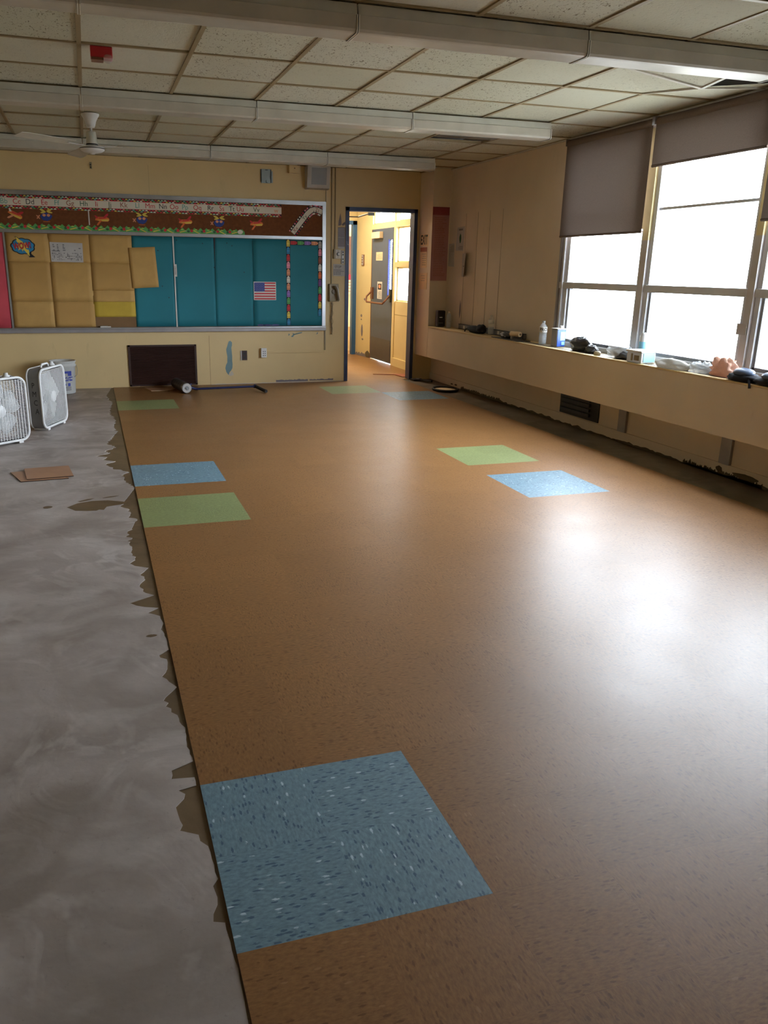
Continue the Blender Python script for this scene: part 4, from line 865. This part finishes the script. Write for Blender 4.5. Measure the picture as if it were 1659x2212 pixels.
for u in (1.832, 1.856):
    for v in (.402, .378, .352): MB().rect(PB, u-.005, v-.005, u+.005, v+.005, .048, .0495, 'black').build('socket', o)
g = thing('wall_vent', PB(.6, 0, 0), 'large dark brown louvred vent at the foot of the back wall', 'vent')
b = MB()
for q in ((.198,.008,.222,.497),(.985,.008,1.008,.497),(.198,.478,1.008,.497),(.198,.008,1.008,.026)): b.rect(PB, *q, 0, .016, 'louver')
b.build('frame', g); b = MB(); b.rect(PB, .215, .02, .99, .485, .001, .004, 'black'); b.build('recess', g)
b = MB(); v = .028
while v < .475: b.add([PB(.222, v, .014), PB(.985, v, .014), PB(.985, v+.012, .004), PB(.222, v+.012, .004), PB(.222, v+.0035, .0155), PB(.985, v+.0035, .0155)], [(0,1,5,4),(4,5,2,3)], 'louver'); v += .0145
b.build('louver', g)

# ================================================================ COLUMN AND FAR RIGHT WALL PAPERS
o = thing('exit_sign', PE(9.87, 1.75, 0), 'paper EXIT sign with tall hand drawn letters beside the doorway', 'sign')
b = MB(); b.rect(PE, 9.73, 1.695, 10.01, 1.835, .001, .002, 'paperc'); b.build('sheet', o)
PEM = lambda u, v, d: PE(-u, v, d)
b = MB(); b.text(PEM, 'EXIT', -9.868, 1.763, .155, .0026, 'ink', .70, 0, .03); b.build('lettering', o)
p = MB(); p.rect(PE, 9.765, 1.43, 9.985, 1.680, .001, .0025, 'paperc'); p.rect(PE, 9.768, 1.625, 9.982, 1.678, .0025, .003, 'c_brn'); printlines(p, PE, 9.79, 1.455, 9.975, 1.61, 6, .003, 'fawn', .4, 7); tag(p.build('red_header_sheet'), 'cream sheet with a red header right below the EXIT sign', 'sheet')
p = MB(); p.prism(PE, [(9.735,1.17),(9.985,1.165),(9.99,1.368),(9.728,1.372)], .001, .004, 'paperc'); printlines(p, PE, 9.80, 1.26, 9.96, 1.35, 3, .0045, 'fawn', .25, 9); tag(p.build('cream_sheet'), 'plain cream sheet curling away below the red header sheet', 'sheet')
o = thing('pink_poster', PC(4.0, 1.7, 0), 'tall faded pink poster with a maroon header on the column', 'poster')
b = MB(); b.rect(PC, LX+.002, 1.278, LX+.224, 2.055, .001, .003, 'pink'); b.build('sheet', o); b = MB(); b.rect(PC, LX+.002, 2.053, LX+.224, 2.146, .0015, .0035, 'redp'); b.build('header', o)
b = MB(); printlines(b, PC, LX+.035, 1.33, LX+.20, 2.03, 34, .0035, 'c_brn', .28, 12); b.build('print', o)
def rp(name, pts, m, label, cat, fn=None, d=.003):
    p = MB(); p.prism(PR, pts, .0, d, m)
    if fn: fn(p)
    return tag(p.build(name), label, cat)
rp('framed_notice', [(9.407,1.90),(9.200,1.91),(9.215,1.631),(9.43,1.637)], 'paperg', 'pale green notice with a dark oval picture on the window wall', 'notice', lambda p: (p.prism(PR, eye(9.31, 1.775, .028, .055, 3), .003, .0035, 'c_grd'), p.rect(PR, 9.25, 1.865, 9.36, 1.885, .003, .0035, 'inkl'), printlines(p, PR, 9.23, 1.645, 9.39, 1.69, 3, .0035)))
rp('white_notice', [(9.63,1.72),(9.476,1.722),(9.458,1.448),(9.63,1.454)], 'paperg', 'plain white sheet on the window wall next to the pink poster', 'sheet', lambda p: printlines(p, PR, 9.48, 1.62, 9.61, 1.70, 5, .0035, 'fawn'))
p = MB(); vs = []
for i in range(9):
    for j in range(7):
        t, q = i/8, j/6; vs.append(PR(9.225-.18*t, 1.335+.265*q, .003+.06*t*t*(1-.3*q)))
p.add(vs, [(i*7+j, (i+1)*7+j, (i+1)*7+j+1, i*7+j+1) for i in range(8) for j in range(6)], 'paperg', True); p.prism(PR, eye(9.17, 1.455, .012, .006, 1), .008, .010, 'ink'); tag(p.build('curling_sheet'), 'white sheet curling away from the wall above the work bag', 'sheet')
MB().prism(PR, [(9.223,1.053),(9.205,1.0),(9.20,.93),(9.215,.87),(9.227,.844),(9.24,.90),(9.235,.99)], 0, .0015, 'patchg').build('peeled_paint', wr)
# ================================================================ FLOOR THINGS
def boxfan(loc, ang, label, pmca=False):
    """box fan; local x = width, front faces local -y"""
    o = thing('box_fan', loc, label, 'box fan', 'white box fans on the grey floor'); W, Hh, D = .50, .52, .115; z0 = .018; R = .07
    def rr(w, h, r, n=6):
        out = []
        for cx, cz, a0 in ((w/2-r, h-r, 0), (-w/2+r, h-r, 90), (-w/2+r, r, 180), (w/2-r, r, 270)):
            for k in range(n+1): a = math.radians(a0+90*k/n); out.append((cx+r*math.cos(a), cz+r*math.sin(a)))
        return out
    O, I = rr(W, Hh, R), rr(W-.04, Hh-.04, R-.02); n = len(O); I = [(x, z+.02) for x, z in I]
    bo = MB(); vs = [(x, y, z+z0) for y in (.008, D) for x, z in O]; bo.add(vs, [(i, (i+1) % n, n+(i+1) % n, n+i) for i in range(n)], 'grey', True)
    bo.add([(x, y, z+z0) for y in (.012, D) for x, z in I], [(n+i, n+(i+1) % n, (i+1) % n, i) for i in range(n)], 'grey', True); bo.build('casing', o)
    for y, nm in ((0, 'front_rim'), (D, 'rear_rim')):
        b = MB(); r_ = .011
        b.tube([(x, y, z+z0) for x, z in rr(W-.02, Hh-.02, R-.01)+[rr(W-.02, Hh-.02, R-.01)[0]]] if False else [(x*.98, y, (z-Hh/2)*.98+Hh/2+z0) for x, z in O+O[:1]], r_, 'white', 8, False); b.build(nm, o)
    for y, nm in ((-.004, 'front_grille'), (D+.002, 'rear_grille')):
        b = MB(); m = 'white'
        x = -W/2+.03
        while x < W/2-.02: b.box(x-.0022, y-.002, z0+.02, x+.0022, y+.002, z0+Hh-.02, m); x += .0255
        z = z0+.03
        while z < z0+Hh-.02:
            b.box(-W/2+.02, y-.0015, z-.0014, W/2-.02, y+.0015, z+.0014, m); z += .0125
        b.build(nm, o)
    b = MB(); b.lathe([(0,-.006),(.045,-.006),(.055,0),(.058,.012)], 'white', (0, .0, z0+Hh/2), 24, 'y'); b.build('grille_hub', o)
    b = MB(); b.tube([(0, .05, z0+Hh/2), (0, .075, z0+Hh/2)], .06, 'white', 24); b.build('motor_hub', o)
    for k in range(5):
        a = 2*PI*k/5+.4; b = MB(); vs = []
        for i in range(8):
            t = i/7; r = .055+.15*t; w = .038+.05*math.sin(t*PI*.72); tw = .55-.25*t
            for s_ in (-1, 1): vs.append((r*math.cos(a)-s_*w*math.sin(a), .06+s_*w*math.sin(tw)*.5, z0+Hh/2+r*math.sin(a)+s_*w*math.cos(a)))
        b.add(vs, [(2*i, 2*i+1, 2*i+3, 2*i+2) for i in range(7)], 'white', True); bl = b.build('blade', o); s_ = bl.modifiers.new('t', 'SOLIDIFY'); s_.thickness = .002
    b = MB(); b.tube([(-.09, .05, z0+Hh-.003), (-.085, .05, z0+Hh+.018), (-.07, .05, z0+Hh+.028), (.03, .05, z0+Hh+.028), (.045, .05, z0+Hh+.018), (.05, .05, z0+Hh-.003)], .009, 'white', 8); b.build('handle', o)
    MB().lathe([(.03,0),(.028,.012),(.018,.02),(.017,.034),(0,.036)], 'white', (.12, .05, z0+Hh-.002), 20).build('speed_knob', o)
    for sx in (-1, 1): MB().box(sx*.16-.02, -.008, 0, sx*.16+.02, D+.01, z0+.004, 'white').build('foot', o)
    if pmca:
        PL_ = lambda u, v, d: (-W/2-.0015-d, -u, v); b = MB()
        for i, ch in enumerate('PMCA'): b.text(PL_, ch, -.062+.006*i, .40-.075*i, .068, .0005, 'ink', .75, -.05)
        b.build('lettering', o)
    for c_ in o.children: c_.location = (0, 0, 0)
    o.rotation_euler = (0, 0, ang); return o
# local +x (width) direction measured on the floor
a1 = math.atan2(7.782-7.493, -.508+.625); a2 = math.atan2(6.974-6.847, -.812+.971)
boxfan((-.567, 7.636, 0), a1, 'white box fan marked PMCA on its grey side, in front of the bucket', True)
boxfan((-.945, 6.868, 0), a2, 'white box fan cut off by the left edge of the photo')
o = thing('plastic_bucket', (-.545, 9.72, 0), 'milky white plastic bucket with blue lettering behind the marked fan', 'bucket')
BC = (-.545, 9.72, 0)
MB().lathe([(0,.002),(.118,.002),(.122,.008),(.138,.30),(.146,.305),(.146,.325),(.139,.33),(.139,.345),(.146,.35),(.148,.368),(.143,.370),(.136,.366),(.120,.012),(0,.010)], 'bucket', BC, 36).build('body', o)
def PK(u, v, d): a = -PI/2+u/.135; return (BC[0]+(.1235+.046*v+d)*math.cos(a), BC[1]+(.1235+.046*v+d)*math.sin(a), v)
b = MB()
for u0, v0, u1, v1 in ((.02,.235,.10,.26),(.055,.205,.10,.235),(.01,.15,.06,.16),(.07,.15,.11,.165),(.05,.09,.08,.125),(.0,.1,.03,.12),(.06,.185,.115,.195)):
    n = 4; b.add([PK(u0+(u1-u0)*i/n, v, .002) for v in (v0, v1) for i in range(n+1)], [(i, i+1, n+2+i, n+1+i) for i in range(n)], 'blu')
for v0 in (.075, .06, .045): b.add([PK(.0+.09*i/5, v, .002) for v in (v0, v0+.007) for i in range(6)], [(i, i+1, 7+i, 6+i) for i in range(5)], 'inkl')
b.build('print', o); MB().text(PK, 'Met', .05, .178, .06, .0025, 'blu', .9).build('lettering', o)
MB().tube([(BC[0]+.148*math.cos(t), BC[1]-.03-.11*math.sin(t)*0, .315-.16*math.sin(t)*.0) for t in (0,)]+[(BC[0]+.150, BC[1], .31), (BC[0]+.158, BC[1]-.02, .26), (BC[0]+.150, BC[1]-.06, .21), (BC[0]+.12, BC[1]-.09, .19)], .0025, 'steel', 6).build('wire_handle', o)
p = MB(); p.prism(PF, [(-.819,5.931),(-.729,5.639),(-.424,5.66),(-.5,5.95)], -.0020, .0025, 'tileback', 'louver'); tag(p.build('vinyl_tile'), 'lower loose brown tile, turned askew under its neighbour on the grey floor', 'tile', 'loose brown tiles on the grey floor')
p = MB(); p.prism(PF, [(-.733,6.00),(-.694,5.672),(-.392,5.70),(-.432,6.02)], .0028, .0072, 'tileback', 'louver'); tag(p.build('vinyl_tile'), 'upper loose brown tile lying flat on top of another on the grey floor', 'tile', 'loose brown tiles on the grey floor')
o = thing('floor_roller', (.82, 9.4, 0), 'heavy steel floor roller lying before the dark vent with a navy handle', 'floor roller')
q0, q1 = Vector((.80, 9.36, .064)), Vector((.72, 9.85, .064)); n = 24; pts = []; rr = []
for i in range(n+1):
    t = i/n; pts.append(q0+(q1-q0)*t); rr.append(.060 if i % 4 else .056)
MB().tube(pts, rr, 'iron', 32).build('drum', o)
dv = (q0-q1).normalized()
b = MB(); b.tube([q0+dv*.001, q0+dv*.004], .050, 'paperg', 28); b.tube([q0+dv*.004, q0+dv*.010], .024, 'grey', 20); b.tube([q0+dv*.010, q0+dv*.02], .011, 'steel', 14); b.build('end_cap', o)
b = MB(); b.tube([q0+Vector((.055,.05,.0)), q0+Vector((.10,.06,-.018)), q0+Vector((.13,.055,-.02))], .016, 'navyrod', 10); b.tube([q0+Vector((.055,.08,.03)), q1+Vector((.055,-.05,.03))], .012, 'navyrod', 8); b.build('yoke', o)
MB().tube([(.93, 9.415, .045), (1.03, 9.42, .046), (1.62, 9.45, .050)], .0125, 'navyrod', 12).build('handle_rod', o)
MB().tube([(1.615, 9.45, .051), (1.68, 9.30, .025), (1.70, 9.22, .022)], .019, 'blk2', 12).tube([(1.60, 9.455, .052), (1.625, 9.445, .050)], .022, 'navyrod', 12).build('hand_grip', o)
p = MB(); p.prism(PF, [(.36,9.93),(.42,9.64),(.64,9.655),(.75,9.88)], .001, .006, 'tileback', 'paperc'); tag(p.build('tile_scrap'), 'loose tile piece lying before the brown vent beside the roller', 'tile')
o = thing('hoop_lid', (3.89, 9.0, 0), 'round lid with a dark raised rim lying on the floor by the ledge', 'lid')
ring = [(3.885+.145*math.cos(2*PI*k/40), 9.0+.185*math.sin(2*PI*k/40), .014) for k in range(41)]
MB().tube(ring, .013, 'blk2', 10, False).build('rim', o); MB().prism(PF, eye(3.885, 9.0, .13, .165, 0)[:0] or [(3.885+.136*math.cos(2*PI*k/40), 9.0+.175*math.sin(2*PI*k/40)) for k in range(40)], .001, .007, 'paperc').build('disc', o)
o = thing('floor_scraper', (3.9, 9.75, 0), 'dark scraper tool lying on the floor by the right door jamb', 'tool')
MB().tube([(3.90,9.86,.02),(3.93,9.72,.02),(3.97,9.62,.022)], [.010,.013,.015], 'blk2').build('handle', o); MB().prism(PF, [(3.80,9.95),(3.90,9.98),(3.95,9.90),(3.90,9.84),(3.82,9.87)], .002, .02, 'blk2').build('head', o)
MB().prism(PF, [(3.87,9.93),(3.93,9.95),(3.95,9.92),(3.89,9.89)], .02, .024, 'grey').build('blade', o)

# ================================================================ THINGS ON THE LEDGE
Z = LZ1+.0015
o = thing('tool_case', (4.01, 9.50, Z), 'black boxy tool case standing at the far end of the ledge', 'case')
b = MB(); b.box(3.95, 9.47, Z, 4.055, 9.56, Z+.20, 'black'); b.build('body', o, bevel=.016)
b = MB(); b.box(3.972, 9.464, Z+.11, 4.008, 9.47, Z+.122, 'white'); b.box(3.965, 9.464, Z+.045, 4.02, 9.47, Z+.052, 'grey'); b.box(3.955, 9.462, Z+.085, 4.05, 9.47, Z+.09, 'dk'); b.build('badge', o)
def bottle(x, y, hgt, r, label, name='water_bottle', capm='grey', lab=(.45, .72), txt=None, labm='paper'):
    o = thing(name, (x, y, Z), label, 'bottle'); h = hgt
    pr = [(0,0),(r*.9,0),(r,.008)]
    for k in range(7): pr += [(r, .02+k*h*.055), (r*.94, .02+(k+.5)*h*.055)]
    pr += [(r, h*.46), (r, h*.70), (r*.92, h*.76), (r*.6, h*.85), (r*.36, h*.91), (r*.36, h*.93)]
    MB().lathe(pr, 'plas', (x, y, Z), 24).build('body', o)
    MB().lathe([(0,.004),(r*.93,.006),(r*.93,h*.40),(0,h*.40)], 'plas', (x, y, Z), 24).build('water', o)
    if lab: MB().lathe([(r+.0012, h*lab[0]), (r+.0012, h*lab[1])], labm, (x, y, Z), 24).build('label', o)
    if txt:
        def PL_(u, v, d): a = -2.05+u/r; return (x+(r+.0025+d)*math.cos(a), y+(r+.0025+d)*math.sin(a), v)
        MB().text(PL_, txt, 0, Z+h*(lab[0]+lab[1])/2, .042, 0, 'ink', .9, 0, .02).build('lettering', o)
    MB().lathe([(r*.42, h*.925), (r*.42, h*.995), (0, h)], capm, (x, y, Z), 20).build('cap', o)
bottle(4.01, 9.27, .20, .030, 'small clear crumpled bottle next to the black tool case', 'clear_bottle', 'paperc', None)
o = thing('spirit_level', (4.10, 8.6, Z), 'long grey spirit level leaning along the wall on the far ledge', 'level')
b = MB(); b.box(4.094, 7.56, Z, 4.118, 9.16, Z+.058, 'grey'); b.box(4.090, 7.56, Z, 4.122, 9.16, Z+.007, 'dk'); b.box(4.090, 7.56, Z+.052, 4.122, 9.16, Z+.06, 'dk'); b.build('bar', o)
for y in (9.0, 8.60, 8.12, 8.02): MB().box(4.088, y-.018, Z+.012, 4.094, y+.018, Z+.046, 'paper').build('vial', o)
b = MB(); b.box(4.088, 7.57, Z+.008, 4.094, 7.78, Z+.052, 'dk'); b.build('end_grip', o)
p = MB(); p.blob((4.01, 8.50, Z+.034), (.05, .20, .047), 'cloth', .3, 3, 2); p.blob((4.01, 8.38, Z+.05), (.05, .075, .05), 'cloth', .25, 3, 5); p.tube([(3.98,8.62,Z+.045),(3.96,8.68,Z+.03),(3.96,8.70,Z+.005)], .008, 'cloth'); tag(p.build('work_bag'), 'black cloth bundle slumped on the far ledge before the level', 'bag')
bottle(4.045, 8.21, .215, .033, 'clear bottle with a small white label right beside the black cloth', 'clear_bottle', 'plas', (.58, .76))
o = thing('dust_mask', (3.98, 7.85, Z), 'dark lumpy mask lying on the black board on the ledge', 'mask')
b = MB(); b.blob((3.985, 7.74, Z+.03), (.035, .10, .034), 'dk', .35, 4, 9); b.build('mask', o); b = MB(); b.box(3.948, 7.68, Z+.018, 3.956, 7.75, Z+.03, 'grey'); b.build('vent_strip', o)
tag(MB().box(3.905, 7.34, Z, 4.05, 7.92, Z+.006, 'black').build('black_tray'), 'flat black board lying on the ledge under the white roll', 'tray')
o = thing('tape_roll', (3.98, 7.68, Z), 'white cylinder roll propped on the black board on the ledge', 'roll')
MB().tube([(3.965, 7.595, Z+.062), (4.0, 7.47, Z+.062)], .026, 'paperc', 20).build('roll', o); MB().tube([(3.97, 7.585, Z+.007), (3.97, 7.585, Z+.045)], .014, 'paperg', 12).build('stand', o); MB().tube([(3.995,7.49,Z+.062),(4.003,7.462,Z+.062)], .010, 'fawn', 12).build('core', o)
bottle(4.02, 7.06, .225, .037, 'tall water bottle with a printed white label beside the blue can', 'water_bottle', 'grey', (.52, .74), 'PRO')
o = thing('solvent_can', (4.05, 6.81, Z), 'blue and white rectangular solvent can with a white cap on the ledge', 'can')
MB().box(4.0, 6.765, Z, 4.085, 6.865, Z+.165, 'grey').build('body', o, bevel=.004)
MB().box(3.9965, 6.768, Z+.006, 3.9995, 6.862, Z+.16, 'alu').build('side_panel', o)
b = MB(); b.box(4.001, 6.761, Z+.006, 4.084, 6.764, Z+.16, 'bluec'); b.box(4.03, 6.759, Z+.06, 4.082, 6.761, Z+.14, 'lblue'); b.box(4.045, 6.758, Z+.02, 4.078, 6.760, Z+.05, 'lblue'); b.build('front_print', o)
b = MB(); b.box(3.992, 6.755, Z+.165, 4.09, 6.872, Z+.171, 'paper'); b.tube([(4.06,6.80,Z+.17),(4.06,6.80,Z+.195)], .018, 'white', 16); b.build('cap', o)
p = MB(); p.blob((4.01, 6.38, Z+.052), (.055, .145, .068), 'bag', .3, 4, 3); p.blob((4.0, 6.20, Z+.03), (.04, .07, .04), 'bag', .35, 4, 7); tag(p.build('plastic_bag'), 'dark grey knotted plastic bag on the ledge by the first window', 'bag')
p = MB(); p.lathe([(0,0),(.024,0),(.03,.010),(.028,.026),(.02,.034),(0,.036)], 'fawn', (3.945, 6.02, Z), 20); p.lathe([(.0,.0361),(.016,.0362)], 'patchw', (3.945, 6.02, Z), 20); p.tube([(3.945,6.02,Z+.036),(3.94,6.05,Z+.05)], .006, 'dk'); p2 = p.build('jar_lid'); tag(p2, 'small squat tan tub in front of the dark grey bag', 'tub')
p = MB(); p.blob((4.01, 5.80, Z+.05), (.065, .13, .068), 'film', .5, 4, 4); tag(p.build('clear_bag'), 'clear plastic bag, puffed up, by the first window post', 'bag')
p = MB(); p.blob((3.985, 5.73, Z+.028), (.045, .09, .034), 'dk', .4, 4, 6); tag(p.build('dark_rag'), 'dark crumpled rag inside the clear bag beside the milky tub', 'rag')
o = thing('wipes_box', (3.97, 5.42, Z), 'milky lidded plastic box with a light blue label on the ledge', 'container')
b = MB(); b.box(3.905, 5.375, Z, 4.04, 5.56, Z+.082, 'tub'); b.build('body', o, bevel=.008); b = MB(); b.box(3.898, 5.368, Z+.082, 4.048, 5.568, Z+.097, 'paper'); b.build('lid', o, bevel=.004)
b = MB(); b.box(3.925, 5.3705, Z+.012, 4.03, 5.3745, Z+.078, 'lblue'); b.build('label', o); b = MB(); b.box(3.9015, 5.48, Z+.015, 3.9045, 5.50, Z+.07, 'fawn'); b.box(3.9015, 5.40, Z+.02, 3.9045, 5.46, Z+.06, 'fawn'); b.build('side_print', o)
o = thing('white_jug', (4.06, 5.48, Z), 'tall white bottle standing behind the milky lidded box', 'bottle'); MB().lathe([(0,0),(.034,0),(.036,.01),(.036,.18),(.03,.205),(.022,.218),(0,.222)], 'white', (4.085, 5.60, Z), 20).build('body', o); MB().lathe([(.0364,.07),(.0364,.15)], 'lblue', (4.085, 5.60, Z), 20).build('label', o)
p = MB(); p.blob((3.945, 5.06, Z+.026), (.05, .17, .042), m_trans('white_bag_plastic', (216, 214, 210), .3), .35, 3, 8); tag(p.build('white_bag'), 'flat white plastic bag folded on the ledge below the second window', 'bag')
p = MB(); p.blob((3.985, 4.80, Z+.024), (.05, .09, .042), 'film', .6, 6, 11); p.blob((4.0, 4.77, Z+.03), (.045, .05, .04), 'film', .6, 6, 15); tag(p.build('crumpled_film'), 'crumpled clear film between the white bag and the orange bag', 'plastic film')
p = MB(); p.blob((4.0, 4.585, Z+.05), (.055, .095, .070), 'obag', .6, 5, 13); tag(p.build('orange_bag'), 'crumpled orange plastic bag by the second window post', 'bag')
for k, (y, lab) in enumerate(((4.335, 'grey blue knee pad beside the orange bag'), (4.09, 'grey blue knee pad at the right edge of the photo'))):
    o = thing('knee_pad', (3.93, y, Z), lab, 'knee pad', 'pair of knee pads on the ledge')
    b = MB(); b.blob((3.945, y, Z+.024), (.07, .125, .034), 'cloth', .2, 4, k); b.build('padding', o)
    b = MB(); b.blob((3.935, y-.005, Z+.058), (.052, .082, .030), 'cap', .06, 3, k+4, flat=False); b.build('shell', o)
    b = MB(); b.tube([(3.90, y-.09, Z+.02), (3.886, y-.115, Z-.005), (3.8845, y-.12, Z-.03)], .008, 'cloth'); b.build('strap', o)

# ================================================================ LIGHT, WORLD, CAMERA
w = bpy.data.worlds.new('overcast_sky'); sc.world = w; w.use_nodes = True
bg = w.node_tree.nodes['Background']; SKY = 37.0
bg.inputs[0].default_value = (.80, .90, 1., 1); bg.inputs[1].default_value = SKY
def portal(name, loc, rot, sx, sy):
    l = bpy.data.lights.new(name, 'AREA'); l.shape = 'RECTANGLE'; l.size = sx; l.size_y = sy; l.cycles.is_portal = True
    o = bpy.data.objects.new(name, l); C.objects.link(o); o.location = loc; o.rotation_euler = rot
for yf, yn in WY: portal('window_portal', (OUT+.02, (yf+yn)/2, (WZ1+LZ1)/2), (0, PI/2, 0), WZ1-LZ1, yf-yn)
portal('corridor_portal', (OW+.13, 11.5, 1.65), (0, PI/2, 0), 1.4, 2.3)
l = bpy.data.lights.new('corridor_fill', 'AREA'); l.shape = 'RECTANGLE'; l.size = .25; l.size_y = 1.2; l.energy = 50; l.color = (1, .88, .68)  # unseen fill light added to brighten the corridor, no fixture modelled
o = bpy.data.objects.new('corridor_fill', l); C.objects.link(o); o.location = (3.35, 12.0, H-.03)

cd = bpy.data.cameras.new('camera'); cam = bpy.data.objects.new('camera', cd); C.objects.link(cam); sc.camera = cam
r = Vector((0.954078, -0.299245, 0.013731)); u = Vector((0.075128, 0.2834, 0.956055)); fw = Vector((0.289986, 0.911119, -0.292867))
cam.matrix_world = Matrix(((r.x, u.x, -fw.x, -.19635), (r.y, u.y, -fw.y, 0), (r.z, u.z, -fw.z, 1.408488), (0, 0, 0, 1)))
cd.sensor_fit = 'AUTO'; cd.sensor_width = 36; cd.lens = 1725.195*36/2212; cd.shift_x = 75.83/2212; cd.shift_y = 2.74/2212; cd.clip_start = .05
vs = sc.view_settings; vs.view_transform = 'Standard'; vs.look = 'None'; vs.gamma = 1; vs.exposure = 0.0; vs.use_curve_mapping = False
sc.cycles.use_denoising = True; sc.cycles.use_adaptive_sampling = True; sc.cycles.adaptive_threshold = .06; sc.cycles.max_bounces = 8; sc.cycles.diffuse_bounces = 5; sc.cycles.glossy_bounces = 3; sc.cycles.transparent_max_bounces = 16
sc.cycles.sample_clamp_indirect = 6; sc.cycles.caustics_reflective = False; sc.cycles.caustics_refractive = False
